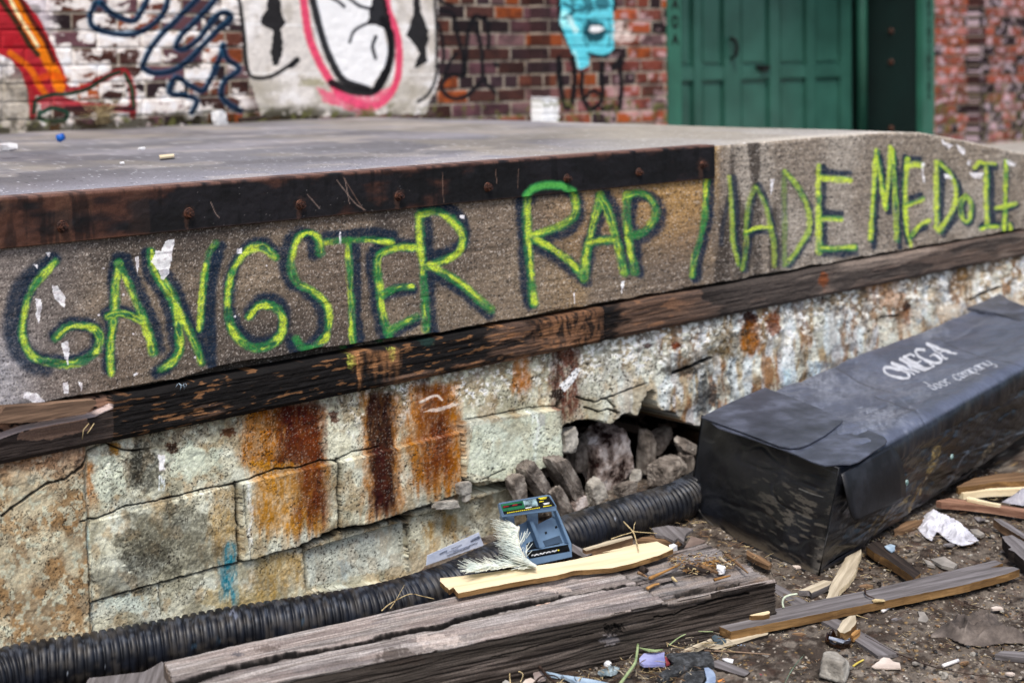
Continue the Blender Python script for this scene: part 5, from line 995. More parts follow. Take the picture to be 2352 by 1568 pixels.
    # hanging flap: bends from the top over the long edge and stands off the side
    hp = cv('b3', [(1185, 240), (1205, 330), (1230, 440), (1250, 520), (1275, 545), (1310, 548), (1400, 500), (1500, 440), (1570, 400), (1588, 380), (1592, 320), (1580, 220), (1560, 140), (1535, 90), (1500, 60)])
    bm = bmesh.new(); prev = None; rows = []
    Lp = smooth(cv('b3', [(1180, 236), (1205, 330), (1232, 450), (1262, 540)]), 5); Rp = smooth(cv('b3', [(1500, 50), (1560, 140), (1588, 280), (1590, 395)]), 5); n1 = len(Lp)
    for i in range(n1):
        t = i/(n1-1); lift = .010+.030*math.sin(min(1, t*1.1)*math.pi*.55); row = []
        for k in range(11):
            q = k/10; a = Lp[i]*(1-q)+Rp[i]*q
            if i >= n1-3: # rounded lower corners
                rr_ = (i-(n1-3)); a = a+np.array([(.5-q)*rr_*rr_*1.6, -(abs(q-.5)*2)**4*rr_*1.5])
            row.append(onplane(a[0], a[1], TRn+sn*(lift*(1-.25*q)), sn))
        rows.append(row)
    vg = [[bm.verts.new(tuple(p)) for p in r] for r in rows]
    for r0, r1 in zip(vg[:-1], vg[1:]):
        for k in range(10): bm.faces.new((r0[k], r0[k+1], r1[k+1], r1[k]))
    oh = link('hanging_flap', bm, mf2); md = oh.modifiers.new('t', 'SOLIDIFY'); md.thickness = .004; adopt(oh, root)
    # folded far end flap
    bm = bmesh.new(); p0 = TLf+np.array([0, 0, .02]); w = [onplane(a, b, np.array([5.2, 3, .355]), tn) for a, b in [(2222, 706), (2285, 717), (2352, 741), (2450, 775), (2500, 745), (2420, 720), (2352, 702), (2318, 688), (2297, 674), (2258, 692)]]
    vs = [bm.verts.new(tuple(p)) for p in w]; f = bm.faces.new(vs); r = bmesh.ops.extrude_face_region(bm, geom=[f])
    for g in r['geom']:
        if isinstance(g, bmesh.types.BMVert): g.co.z -= .012
    bmesh.ops.triangulate(bm, faces=bm.faces); adopt(link('end_flap', bm, mf, sm=False), root)
    for a, b in ((1605, 290), (1893, 125)):
        q = cv('b3', [(a, b)])[0]; p = onplane(q[0], q[1], TRn+sn*.012, sn); bm = bmesh.new()
        rot = Vector(sn).to_track_quat('Z', 'Y').to_matrix().to_4x4()
        bmesh.ops.create_cone(bm, cap_ends=True, segments=18, radius1=.009, radius2=.008, depth=.003, matrix=Matrix.Translation(p) @ rot); bmesh.ops.create_cone(bm, cap_ends=True, segments=12, radius1=.004, radius2=.0035, depth=.006, matrix=Matrix.Translation(p) @ rot)
        adopt(link('grommet', bm, mat_noise('tarnished brass eyelet', '#3e6a6a', '#9db7b4', 60, .4), sm=False), root)
bag()

# ================================================================ BOARDS, STONES, LITTER
def flat_piece(name, pts, ztop, th, mats, label, cat, group=None, jit=.0012, tilt=None, sub=.012, dz=0.):
    """a board or scrap cut to the outline, lying with its top at ztop"""
    w = []; n = len(pts)
    for i in range(n):
        a, b = pts[i], pts[(i+1) % n]; zt0 = ztop if tilt is None else tilt(a); zt1 = ztop if tilt is None else tilt(b)
        A, B = onz(*a, zt0), onz(*b, zt1); k = max(1, int(np.linalg.norm(B-A)/sub))
        for j in range(k): w.append(A+(B-A)*j/k+np.array([random.uniform(-jit, jit), random.uniform(-jit, jit), 0])*(j > 0))
    w = np.array(w); c = w.mean(0); xy = (w-c)[:, :2]; ev, E = np.linalg.eigh(xy.T @ xy); ax = E[:, 1]; ang = math.atan2(ax[1], ax[0]); R_ = Matrix.Rotation(-ang, 4, 'Z')
    bm = bmesh.new(); vs = [bm.verts.new(R_ @ Vector(p-c)) for p in w]; f = bm.faces.new(vs); f.normal_update()
    if f.normal.z < 0: f.normal_flip()
    r = bmesh.ops.extrude_face_region(bm, geom=[f]); low = [g for g in r['geom'] if isinstance(g, bmesh.types.BMVert)]
    for v in low: v.co.z -= th
    bm.faces.ensure_lookup_table(); bm.normal_update()
    if len(mats) > 1:
        for g in bm.faces:
            if abs(g.normal.z) < .6: g.material_index = 1
    top = [g for g in bm.faces if len(g.verts) > 4]; bmesh.ops.triangulate(bm, faces=top)
    o = link(name, bm, mats, sm=False, loc=(c[0], c[1], c[2]+dz)); o.rotation_euler.z = ang; tag(o, label, cat, group); return o
def rock(name, cp, size, mat, label, cat, sq=(1, 1, 1), rot=(0, 0, 0), seed=0, rough=.35, Y=None, z=None, sub=4, group=None, ang=.0, flat=0):
    """size in metres (radius); cp photo pixel of its centre"""
    p = ony(cp[0], cp[1], Y) if Y is not None else onz(cp[0], cp[1], z)
    bm = bmesh.new(); bmesh.ops.create_icosphere(bm, subdivisions=sub, radius=1)
    sv = Vector((seed*3.1, seed*1.7, seed)); rg = random.Random(seed*13+1)
    PLN = [(Vector((rg.gauss(0, 1), rg.gauss(0, 1), rg.gauss(0, 1))).normalized(), rg.uniform(.62, .88)) for _ in range(9+flat)]+[((Vector(a)+Vector((rg.gauss(0, .12), rg.gauss(0, .12), rg.gauss(0, .12)))).normalized(), rg.uniform(.55, .68)) for a in ((1, 0, 0), (-1, 0, 0), (0, 1, 0), (0, -1, 0), (0, 0, 1), (0, 0, -1))]
    for v in bm.verts:
        n = v.co.copy(); q = 1.5+.6*rough*(mnoise.noise(n*1.3+sv))*1.2+rough*.35*mnoise.noise(n*3.5+sv)+rough*.14*mnoise.noise(n*9+sv)
        for dn, of in PLN:
            dd = n.dot(dn)
            if dd > .05: q = min(q, of/dd*(1+.05*mnoise.noise(n*4+sv)))
        q = q*1.3+.06*abs(mnoise.noise(n*6+sv))+.05*mnoise.noise(n*17+sv)
        v.co = Vector((n.x*sq[0], n.y*sq[1], n.z*sq[2]))*q*size
    o = link(name, bm, mat, loc=p, sm=rough < .2); o.rotation_euler = rot; tag(o, label, cat, group); return o

PL = 'wooden boards scattered on the dirt'
flat_piece('board', cv('c1', [(780, 690), (1080, 825)])+cv('c3', [(1560, 1560), (2100, 1420), (2295, 1350), (2230, 1325), (2090, 1320), (1920, 1330), (2085, 1275), (1985, 1237)])+cv('c4', [(1980, 980)]), .032, .020, [W_GREY, W_SIDE], 'long grey plank with orange sawn edge, its left end beside the big beam', 'board', PL)
flat_piece('board', cv('c4', [(1650, 570), (1840, 470), (1845, 520), (1800, 640), (1775, 760), (1690, 880), (1560, 1000), (1545, 1100), (1395, 1110), (1440, 950), (1490, 850)]), .022, .014, [W_PALE, W_TAN], 'splintered pale board poking out from under the bag corner', 'board', PL)
flat_piece('board', cv('c3', [(340, 1060), (420, 1000), (530, 1010), (700, 1130), (860, 1250), (1030, 1400), (950, 1475), (860, 1400), (760, 1330), (560, 1200), (440, 1140)]), .030, .022, [W_DARK, W_SIDE], 'short board with blackened top and broken orange end, right of the bag corner', 'board', PL)
flat_piece('board', cv('c4', [(1045, 995), (1360, 862), (1475, 880), (1430, 930), (1330, 975), (1210, 1030), (1180, 1000)]), .024, .014, [W_PALE, W_GREY], 'small grey wood offcut just under the bag corner', 'board', PL)
flat_piece('board', cv('c4', [(735, 900), (860, 960), (1040, 1080), (1180, 1150)])+cv('c2', [(300, 500), (620, 670), (800, 780), (965, 872), (740, 905), (560, 780), (370, 655), (110, 520)])+cv('c4', [(960, 1185), (880, 1110), (740, 1015)]), .011, .009, [W_GREY], 'long thin slat crossing beneath the grey plank', 'board', PL)
flat_piece('board', cv('c1', [(740, 1060), (850, 985), (1000, 930), (1300, 880), (1620, 840), (1610, 870), (1380, 935), (1180, 1000), (1000, 1045), (890, 1082)]), .012, .011, [W_PALE, W_DARK], 'narrow grey strip of wood tucked under the near end of the long plank', 'board', PL)
flat_piece('board', cv('c1', [(800, 1260), (900, 1232), (1130, 1310), (1360, 1402), (1280, 1465), (1050, 1400), (850, 1335)]), .016, .014, [W_GREY, W_DARK], 'small dull grey board end beside the asphalt lump', 'board', PL)
flat_piece('board', cv('c3', [(1490, 300), (1720, 190), (2000, 140), (2352, 115), (2700, 110), (2700, 220), (2352, 232), (2000, 240), (1760, 280), (1510, 310)]), .052, .022, [W_BROWN, W_SIDE], 'brown plank behind the bag, farthest of the planks at the right edge', 'board', PL)
flat_piece('board', cv('c3', [(1510, 365), (1700, 330), (2352, 300), (2700, 290), (2700, 320), (2352, 330), (1900, 350), (1580, 385)]), .035, .020, [W_TAN, W_TAN], 'pale clean lath lying just in front of the brown plank', 'board', PL)
flat_piece('board', cv('c3', [(1230, 480), (1400, 445), (1700, 480), (2352, 575), (2600, 620), (2600, 680), (2352, 625), (1900, 555), (1600, 520), (1300, 500)]), .036, .020, [W_RED, W_RED], 'reddish brown batten running from under the bag to the right edge', 'board', PL)
flat_piece('stick', cv('c3', [(1620, 430), (1650, 425), (1900, 490), (2060, 520), (2040, 535), (1860, 505), (1620, 455)]), .045, .008, [W_TAN], 'thin cream stick lying on the reddish batten', 'stick')
flat_piece('board', cv('c3', [(1960, 705), (2060, 715), (2160, 770), (2360, 900), (2600, 1050), (2600, 1110), (2352, 965), (2180, 860), (2050, 780)]), .035, .024, [W_GREY, W_BROWN], 'worn board running off the right edge above the bark slab', 'board', PL)
flat_piece('bark_slab', cv('c3', [(2070, 935), (2200, 915), (2352, 1000), (2600, 1130), (2600, 1300), (2352, 1240), (2230, 1130), (2150, 1095), (2190, 1075), (2110, 1000)]), .040, .032, [W_GREY, W_DARK], 'thick broken slab of bark with dark ragged edge at the right', 'bark')
flat_piece('board', cv('c3', [(690, 850), (850, 740), (1060, 715), (1060, 740), (1000, 790), (850, 850), (700, 880)]), .014, .012, [W_BROWN], 'brown board end half hidden between the bag and the crumpled paper', 'board', PL)
flat_piece('wood_chip', cv('c1', [(1340, 560), (1360, 545), (1620, 530), (1642, 545), (1635, 570), (1560, 590), (1380, 600), (1350, 590)]), .044, .011, [W_TAN, W_SIDE], 'yellowish wood chip sitting on the long grey plank', 'wood chip')
flat_piece('board', cv('c2', [(2030, 890), (2100, 850), (2352, 858), (2600, 870), (2600, 960), (2352, 925), (2150, 905)]), .014, .012, [W_GREY], 'sliver of grey board at the right edge below the rag', 'board', PL)
# behind the beam
flat_piece('yellow_board', cv('t4', [(350, 1225), (480, 1215), (1200, 1120), (1780, 1035), (2352, 915)])+cv('c5', [(400, 400), (850, 290), (1200, 240), (1330, 300), (1430, 350), (1250, 430), (900, 540), (560, 620), (0, 660)])+cv('t4', [(1700, 1190), (1300, 1255), (900, 1330), (560, 1400), (500, 1330), (455, 1360), (350, 1260)]), .142, .012, [W_TAN, W_SIDE], 'clean yellow pine board with notched end, resting on the back of the beam', 'board')
flat_piece('board', cv('c5', [(-20, 270), (10, 285), (270, 420), (140, 470), (-20, 380)]), .075, .02, [W_GREY, W_DARK], 'short grey slat running down from the plastic tray behind the yellow board', 'board')
flat_piece('board', cv('c5', [(130, 345), (500, 230), (830, 158), (850, 185), (600, 260), (180, 375)]), .085, .055, [W_PALE, W_BROWN], 'square edged batten between the pipe and the yellow board', 'board')
flat_piece('board', cv('c5', [(1120, 50), (1350, 10), (1720, 60), (1610, 140), (1580, 250), (1500, 190), (1440, 230), (1300, 160), (1180, 150)]), .055, .008, [W_GREY], 'ragged grey scrap of plywood beyond the far end of the yellow board', 'board')
flat_piece('board', cv('c5', [(900, 225), (980, 180), (1150, 160), (1420, 240), (1560, 240), (1500, 270), (1280, 250)]), .045, .01, [W_BROWN], 'brown scrap beneath the ragged plywood', 'board')
flat_piece('cardboard_scrap', cv('c5', [(1590, 330), (1690, 160), (1900, 230), (1800, 290)]), .06, .004, [mat_noise('brown card', '#6b5a52', '#8b7a70', 10)], 'brown cardboard scrap leaning near the beam end under the bag', 'cardboard')
flat_piece('board', cv('c4', [(380, 480), (560, 560), (700, 650), (660, 690), (480, 600), (380, 540)]), .03, .012, [W_BROWN], 'brown board piece in the shadow between beam end and bag', 'board')
flat_piece('foam_bit', cv('c5', [(1370, 290), (1440, 270), (1490, 300), (1430, 340), (1380, 330)]), .06, .02, [M_WHITE], 'bit of white litter behind the beam next to the plywood scrap', 'litter')
flat_piece('board', [(180, 1600), (205, 1556), (330, 1542), (372, 1518), (430, 1580), (440, 1640), (200, 1700)], .085, .07, [W_GREY, W_DARK], 'low grey timber end sticking out in front of the pipe at bottom left', 'timber')
# stones
rock('rock', (1917, 1533), .037, M_STONEW, 'pale fist sized rock on the dirt in the foreground', 'rock', (1, .9, .92), seed=3, z=.030, rot=(.2, .1, .4), rough=.15)
rock('asphalt_lump', (1590, 1520), .045, M_ASPH, 'dark grey asphalt lump, largest at the bottom edge', 'asphalt lump', (1.3, .8, .42), (0, 0, -.5), 5, .5, z=.015)
rock('asphalt_lump', (1548, 1545), .038, M_ASPH, 'elongated asphalt lump left of the largest one', 'asphalt lump', (1.5, .6, .35), (0, 0, .15), 6, .5, z=.012)
rock('asphalt_lump', (1600, 1562), .036, M_ASPH, 'asphalt lump cut by the bottom edge of the picture', 'asphalt lump', (1.2, .8, .4), (0, 0, .3), 8, .5, z=.010)
ST = 'broken stones fallen out of the wall cavity'
Yc = YD+.02
for i, (r, c, sz, sq, ry, mt, y, lb) in enumerate((
    ('b2', (1760, 130), .105, (.95, .6, 1.15), .15, M_STONER, YD+.12, 'large whitish rust stained stone in the middle of the wall cavity'),
    ('b2', (1205, 320), .042, (.62, .5, 1.3), .35, M_STONE, YD-.03, 'upright grey slab of stone above the plastic tray'),
    ('b2', (1330, 290), .070, (.40, .5, 1.35), .62, M_STONE, YD-.04, 'slanting brown stone slab second from the left in the cavity'),
    ('b2', (1515, 270), .088, (.34, .5, 1.30), .60, M_STONE, YD-.03, 'long slanting grey slab right of the brown slanting slab'),
    ('b2', (1480, 410), .052, (.50, .6, 1.2), .5, M_STONE, YD-.08, 'rough stone resting against the ribbed pipe beside the tray'),
    ('b2', (1710, 350), .050, (.8, .5, .95), .2, M_STONEW, YD-.05, 'pale pointed stone just above the ribbed pipe'),
    ('b2', (2170, 215), .070, (1.15, .7, .72), -.1, M_STONE, YD-.08, 'rounded grey boulder between the cavity and the black bag'),
    ('b2', (2030, 90), .075, (.42, .5, 1.2), .05, M_STONE, YD+.10, 'dark upright stone in the right part of the cavity'),
    ('b2', (2290, 60), .045, (1.1, .6, .6), -.6, M_STONE, YD-.02, 'angular chip beside the bag corner in the cavity'),
    ('b2', (1530, 20), .042, (.8, .6, 1.1), .1, M_STONEW, YD+.03, 'cream stone tucked under the broken left rim of the cavity'),
    ('b2', (1600, 120), .060, (.7, .6, 1.2), .1, M_STONE, YD+.14, 'shadowed stone behind the cream one'),
    ('b2', (1590, 420), .034, (1.1, .6, .7), .3, M_STONER, YD-.05, 'small brown stone by the pipe at the foot of the slabs'),
    ('b2', (1965, 245), .022, (1, .7, 1), 0, M_STONEW, YD-.08, 'little white pebble left of the rounded boulder'),
    ('b2', (865, 325), .024, (1.2, .6, .9), 0, M_STONEW, YD-.02, 'pale rounded mortar lump wedged over the lower block'),
    ('b2', (885, 378), .014, (1.1, .6, 1), 0, M_STONEW, YD-.02, 'tiny mortar crumb under the pale mortar lump'),
    ('b2', (745, 425), .034, (1.5, .5, .42), -.15, M_STONEW, YD-.005, 'flat mortar flake above the lower course of blocks'),
    ('b2', (2290, 180), .045, (.6, .6, 1.2), .2, M_STONE, YD-.02, 'bluish stone half behind the bag'),
    ('b2', (1400, 170), .050, (1., .6, .7), .3, M_STONE, YD+.06, 'dark stone lying over the slanting slabs'),
    ('b2', (1900, 330), .035, (1.2, .7, .7), 0, M_STONE, YD-.07, 'brownish stone half under the pipe in front of the boulder'),
    ('b2', (2110, 20), .060, (1.2, .6, .6), .3, M_STONE, YD+.12, 'dark stone deep at the back of the cavity'))):
    rock('stone', cv(r, [c])[0], sz, mt, lb, 'stone', sq, (0, -ry, 0), 11+i, .4, Y=y, group=ST, sub=4)
rock('pebble', cv('c2', [(1475, 1120)])[0], .0085, M_STONEW, 'small white pebble near the lower cigarette end', 'pebble', (1, .9, 1), seed=31, z=.006, sub=3)
rock('pebble', cv('c2', [(1785, 890)])[0], .0075, M_STONEW, 'tiny beige pebble below the rag', 'pebble', (1.1, .9, .8), seed=32, z=.005, sub=3)
rock('foam_ball', cv('c6', [(1485, 730)])[0], .0085, M_WHITE, 'little white ball of foam by the long beam', 'foam', (1, 1, .8), seed=33, z=.014, sub=3, rough=.15)
rock('glass_fragment', cv('c6', [(1500, 825)])[0], .017, mat_noise('milky glass', '#5c6a70', '#a3b4ba', 30, .3, .5), 'milky broken glass bit under the foam ball', 'glass', (1.8, .9, .5), seed=34, z=.008, sub=3)
rock('foam_bit', cv('c5', [(2120, 640)])[0], .016, M_WHITE, 'white foam scrap on the far end of the beam', 'foam', (1.3, .8, .5), (0, 0, .6), 35, z=.128, sub=3)
# bark pieces
flat_piece('bark_piece', cv('c2', [(290, 610), (350, 510), (420, 465), (490, 455), (502, 530), (440, 620), (370, 655), (320, 645)]), .034, .022, [W_PALE, W_SIDE], 'chunky orange edged bark piece on the thin slat', 'bark')
flat_piece('bark_piece', cv('c2', [(435, 670), (490, 620), (545, 612), (535, 640), (470, 690)]), .022, .014, [M_CHIP], 'small orange wood crumb beside the chunky bark piece', 'bark')
# cloth
def cloth(name, outline, label, cat, mat, h=.03, z0=.004, sc=18, seed=1, th=.003):
    w = np.array([onz(a, b, z0)[:2] for a, b in outline]); lo, hi = w.min(0)-.01, w.max(0)+.01; n = 110
    X, Y = np.meshgrid(np.linspace(lo[0], hi[0], n), np.linspace(lo[1], hi[1], n)); ins = np.zeros(X.shape, bool); dm = np.full(X.shape, 9.)
    for (ax, ay), (bx_, by) in zip(w, np.roll(w, -1, 0)):
        cnd = ((ay > Y) != (by > Y)) & (X < (bx_-ax)*(Y-ay)/(by-ay+1e-12)+ax); ins ^= cnd
        dx, dy = bx_-ax, by-ay; t = np.clip(((X-ax)*dx+(Y-ay)*dy)/(dx*dx+dy*dy+1e-12), 0, 1); dm = np.minimum(dm, np.hypot(X-ax-t*dx, Y-ay-t*dy))
    f = 1-np.abs(2*fbm(X*sc+fbm(X*sc, Y*sc, 2, 3)*2, Y*sc*1.6, 3, seed)-1); Z = z0+h*ss(0, .035, dm)*(.25+.75*f**2.2)+(.0025*fbm(X*90, Y*90, 3, 4))
    bm = bmesh.new(); vid = {}
    for i in range(n):
        for j in range(n):
            if ins[i, j]: vid[i, j] = bm.verts.new((X[i, j], Y[i, j], Z[i, j]))
    for i in range(n-1):
        for j in range(n-1):
            k = [(i, j), (i, j+1), (i+1, j+1), (i+1, j)]
            if all(q in vid for q in k): bm.faces.new([vid[q] for q in k])
    o = link(name, bm, mat); md = o.modifiers.new('t', 'SOLIDIFY'); md.thickness = th; md.offset = -1; tag(o, label, cat); return o
cloth('rag', cv('c2', [(1310, 690), (1350, 640), (1450, 565), (1620, 510), (1800, 480), (1880, 450), (2060, 450), (2095, 620), (2352, 700), (2600, 760), (2600, 830), (2352, 775), (2100, 775), (1900, 812), (1700, 790), (1550, 730), (1500, 705), (1330, 705)]), 'crumpled dirty grey cloth rag on the ground at lower right', 'rag', M_RAG, .034, .004, 15, 12)
cloth('crumpled_paper', cv('c3', [(1060, 690), (1120, 630), (1220, 610), (1260, 660), (1440, 740), (1620, 830), (1780, 990), (1680, 1040), (1560, 1062), (1400, 1010), (1240, 880), (1180, 1000), (1080, 950), (990, 840), (1020, 760)]), 'crumpled dirty white paper lying on the dirt right of the bag', 'paper', M_PAPER, .028, .004, 34, 5, .0015)
cloth('plastic_sheet', cv('c3', [(2060, 500), (2180, 430), (2280, 370), (2352, 375), (2600, 420), (2600, 570), (2352, 550), (2150, 520)]), 'crumpled grey plastic film behind the reddish batten', 'plastic film', mat_noise('grey film', '#76757c', '#a8a6ae', 20, .4), .04, .03, 14, 8, .001)
def scrap(name, reg, pts, z, th, mat, label, cat, **k): return flat_piece(name, cv(reg, pts), z, th, [mat], label, cat, **k)
M_TAG = mat_noise('beige paper', '#a8988c', '#cfc3b8', 8); M_FLAKE = mat_noise('grey flake', '#77726c', '#a09a92', 14)
scrap('paper_scrap', 'c2', [(668, 1020), (720, 980), (800, 920), (870, 930), (905, 965), (980, 980), (992, 1040), (840, 1042), (700, 1035)], .009, .003, M_TAG, 'torn beige paper scrap beside the end of the thin slat', 'paper')
scrap('flat_stone', 'c3', [(1160, 1220), (1330, 1188), (1500, 1290), (1450, 1340), (1300, 1300)], .009, .009, M_FLAKE, 'flat grey flake of stone above the long plank', 'stone')
scrap('flat_stone', 'c3', [(1060, 1220), (1160, 1250), (1220, 1310), (1120, 1290)], .007, .007, M_FLAKE, 'smaller flat flake left of the grey one', 'stone')
scrap('flat_stone', 'c3', [(1660, 840), (1760, 840), (1850, 900), (1800, 925), (1700, 890)], .009, .008, M_FLAKE, 'flat grey flake right of the crumpled paper', 'stone')
scrap('flat_stone', 'c2', [(1180, 410), (1250, 420), (1300, 500), (1270, 535), (1180, 515), (1200, 470)], .006, .005, M_FLAKE, 'pale broken flake in open dirt left of the rag', 'stone')
scrap('plastic_shard', 'c3', [(570, 1060), (650, 1030), (710, 1050), (700, 1110), (660, 1130), (600, 1090)], .036, .003, M_BLUEP, 'bluish clear plastic shard on the blackened board', 'plastic')
scrap('leaf', 'c1', [(955, 1215), (1020, 1205), (1120, 1225), (1110, 1270), (1060, 1265), (1000, 1245)], .008, .002, M_WHITE, 'white dry leaf by the small board near the asphalt', 'leaf')
scrap('wrapper', 'c6', [(1885, 660), (1945, 595), (2210, 582), (2215, 735), (1940, 740), (1890, 710)], .022, .006, mat_noise('purple foil', '#6468a0', '#a6a8d0', 6, .4, .5), 'lilac wrapper beside the asphalt lumps', 'wrapper')
scrap('wrapper_end', 'c6', [(2215, 640), (2240, 635), (2275, 720), (2225, 735)], .022, .005, mat_noise('red foil', '#7a2f36', '#a84a50', 10), 'small red torn piece touching the lilac wrapper', 'wrapper')
scrap('plastic_strip', 'c6', [(900, 868), (1000, 880), (1330, 935), (1500, 975), (1500, 1030), (1200, 1030), (1020, 930), (930, 895)], .022, .008, M_BLUEP, 'pale blue plastic strip at the bottom edge below the beam', 'plastic')
scrap('plastic_strip', 'c6', [(690, 825), (780, 840), (900, 872), (880, 890), (760, 870)], .018, .006, M_BLUEP, 'short blue plastic end left of the long strip', 'plastic')
scrap('leaf', 'c6', [(530, 860), (570, 770), (640, 790), (700, 860), (690, 930), (600, 950), (545, 920)], .02, .003, mat_noise('grey brown leaf', '#7a6a66', '#a69a94', 8), 'greyish brown dead leaf at the foot of the beam', 'leaf')
scrap('leaf', 'c6', [(390, 977), (430, 930), (500, 905), (560, 940), (540, 1020), (420, 1030)], .02, .003, M_TAG, 'pale dead leaf cut by the bottom edge', 'leaf')
scrap('leaf', 'c6', [(140, 960), (180, 930), (240, 960), (230, 1020), (150, 1020)], .02, .003, mat_noise('grey leaf', '#8a8884', '#b4b2ac', 8), 'light grey leaf at the bottom left of the litter strip', 'leaf')
scrap('glass_shard', 'c1', [(700, 1345), (760, 1340), (830, 1390), (865, 1470), (860, 1560), (820, 1640), (680, 1640), (740, 1500)], .034, .006, mat_noise('bluish glass', '#66799a', '#b4c6de', 9, .2, .6), 'curved bluish glass shard beside the asphalt lumps', 'glass')
scrap('orange_bit', 'c1', [(890, 1530), (970, 1500), (1000, 1510), (990, 1550), (920, 1560)], .012, .008, mat_noise('orange plastic', '#b86a28', '#e0954a', 20), 'tiny orange bit right of the glass shard', 'litter')
scrap('red_bit', 'c1', [(1475, 1400), (1510, 1382), (1555, 1400), (1550, 1440), (1500, 1450)], .010, .006, mat_noise('red foil bit', '#8a2a38', '#b8455a', 20), 'tiny red bit in the dirt at lower centre', 'litter')
scrap('plastic_shard', 'c1', [(805, 900), (850, 870), (960, 910), (1020, 950), (960, 980), (850, 970)], .018, .006, mat_noise('dull blue scrap', '#3c4c56', '#66747c', 20, .5), 'dull blue grey scrap touching the near end of the plank', 'plastic')
scrap('plastic_shard', 'c1', [(1170, 1008), (1300, 1018), (1310, 1032), (1180, 1026)], .008, .003, mat_noise('sky blue plastic', '#6a8fc0', '#a9c4e6', 20, .4), 'thin sky blue sliver under the plank', 'plastic')
scrap('twig_board', 'c1', [(400, 1090), (600, 1000), (790, 925), (820, 950), (640, 1040), (480, 1100)], .018, .010, W_PALE, 'splinter of pale wood pointing at the plank end', 'wood splinter')
# cigarette ends
def butt(a, b, label):
    A, B = onz(*a, .007), onz(*b, .007); bm = bmesh.new(); tube(bm, [A, A+(B-A)*.33, B], .0042, 12); o = link('cigarette_end', bm, mat_noise('cigarette paper', '#d6d2d0', '#f0eeee', 30, .8)); tag(o, label, 'cigarette end', 'cigarette ends on the dirt')
butt(*cv('c2', [(785, 415), (870, 362)]), 'white cigarette end against the long plank'); butt(*cv('c2', [(1455, 1015), (1625, 955)]), 'white cigarette end in open dirt near the bottom edge')
# broken brown bottle base
def bottle():
    c = onz(*cv('c2', [(290, 800)])[0], 0); root = tag(empty('broken_bottle', tuple(c)), 'broken brown glass bottle base half sunk in the dirt behind the pale rock', 'broken bottle')
    bm = bmesh.new(); R, n = .030, 30
    def hgt(a): return .012+.014*(math.sin(a*2+1)+1)*.5+.006*math.sin(a*7)
    ri = [[bm.verts.new((math.cos(a)*r, math.sin(a)*r, z if z < .01 else hgt(a))) for a in np.linspace(0, 2*math.pi, n, endpoint=False)] for r, z in ((R*.9, .001), (R, .004), (R, .02), (R*.88, .02), (R*.86, .006))]
    for A, B in zip(ri[:-1], ri[1:]):
        for k in range(n): bm.faces.new((A[k], A[(k+1) % n], B[(k+1) % n], B[k]))
    bm.faces.new(ri[0][::-1]); bm.faces.new(ri[-1]); o = link('glass_wall', bm, M_GLASSB); o.parent = root; o.rotation_euler = (.25, .1, 1.)
    a, b = [np.array(p) for p in (onz(*cv('c2', [(200, 705)])[0], .03), onz(*cv('c2', [(430, 725)])[0], .03))]
    bm = bmesh.new(); tube(bm, [Vector(a-c), Vector((a+b)/2-c+np.array([0, -.01, -.004])), Vector(b-c)], .004, 8); o = link('broken_rim', bm, mat_noise('pale broken edge', '#8a94a8', '#dde4f0', 20, .3)); o.parent = root
bottle()
# twigs, stems, straws
def strand(name, reg, pts, z, r, mat, label, cat, taper=.5, zs=None):
    q = cv(reg, pts); w = [onz(*p, (zs[i] if zs else z)) for i, p in enumerate(q)]
    if len(w) > 2:
        ww = []; A = [2*w[0]-w[1]]+w+[2*w[-1]-w[-2]]
        for i in range(1, len(A)-2):
            for k in range(5): t = k/5; a, b, c, d = A[i-1:i+3]; ww.append(.5*((2*b)+(-a+c)*t+(2*a-5*b+4*c-d)*t*t+(-a+3*b-3*c+d)*t**3))
        ww.append(w[-1]); w = ww
    bm = bmesh.new(); tube(bm, w, r, 7, taper); o = link(name, bm, mat); tag(o, label, cat); return o
strand('wire', 'c2', [(600, 690), (780, 790), (950, 880), (1100, 935), (1300, 1010), (1500, 1060), (1700, 1100), (2150, 1155)], .010, .0018, M_TWIG, 'thin dark wire curving from the slat across the dirt', 'wire', .6)
strand('twig', 'c2', [(1690, 320), (1810, 360), (1930, 392)], .008, .0018, M_TWIG, 'short straight dark twig above the rag', 'twig')
strand('twig', 'c2', [(595, 180), (610, 230), (700, 270)], .040, .0028, M_TWIG, 'forked black twig on the long plank', 'twig')
flat_piece('leaf', cv('c2', [(670, 290), (700, 275), (800, 280), (820, 295), (760, 302), (690, 308)]), .036, .002, [M_STRAW], 'curled tan leaf next to the forked twig', 'leaf')
strand('straw', 'c2', [(465, 1018), (520, 980), (580, 948)], .007, .0024, mat_noise('yellow straw', '#b09a3c', '#dccb6c', 20), 'bright yellow straw bit beside the pale rock', 'straw', .8)
strand('straw', 'c2', [(500, 455), (560, 475), (630, 495)], .02, .0014, M_STRAW, 'fine straw fibres by the chunky bark piece', 'straw')
strand('grass', 'c1', [(200, 1020), (310, 930), (430, 865), (560, 825), (700, 826), (830, 828)], .03, .0016, M_GREEN, 'long green grass blade arching to the plank end', 'grass blade')
strand('strap', 'c4', [(850, 1210), (838, 1150), (860, 1090), (930, 1055), (1025, 1040)], .035, .0028, mat_noise('pale green tie', '#a3ad98', '#cdd6bf', 30), 'pale green plastic tie looped over the slat by the beam end', 'plastic tie', .9)
strand('plant_stem', 'c6', [(1868, 482), (1855, 600), (1830, 720), (1740, 850), (1640, 985), (1600, 1040)], .03, .0030, M_GREEN, 'thick light green stem leaning by the lilac wrapper', 'stem', 1.3)
flat_piece('leaf', cv('c6', [(1885, 518), (1960, 530), (2080, 545), (2190, 540), (2100, 566), (2000, 564)]), .032, .002, [M_GREEN], 'slim green leaf beside the lilac wrapper', 'leaf')
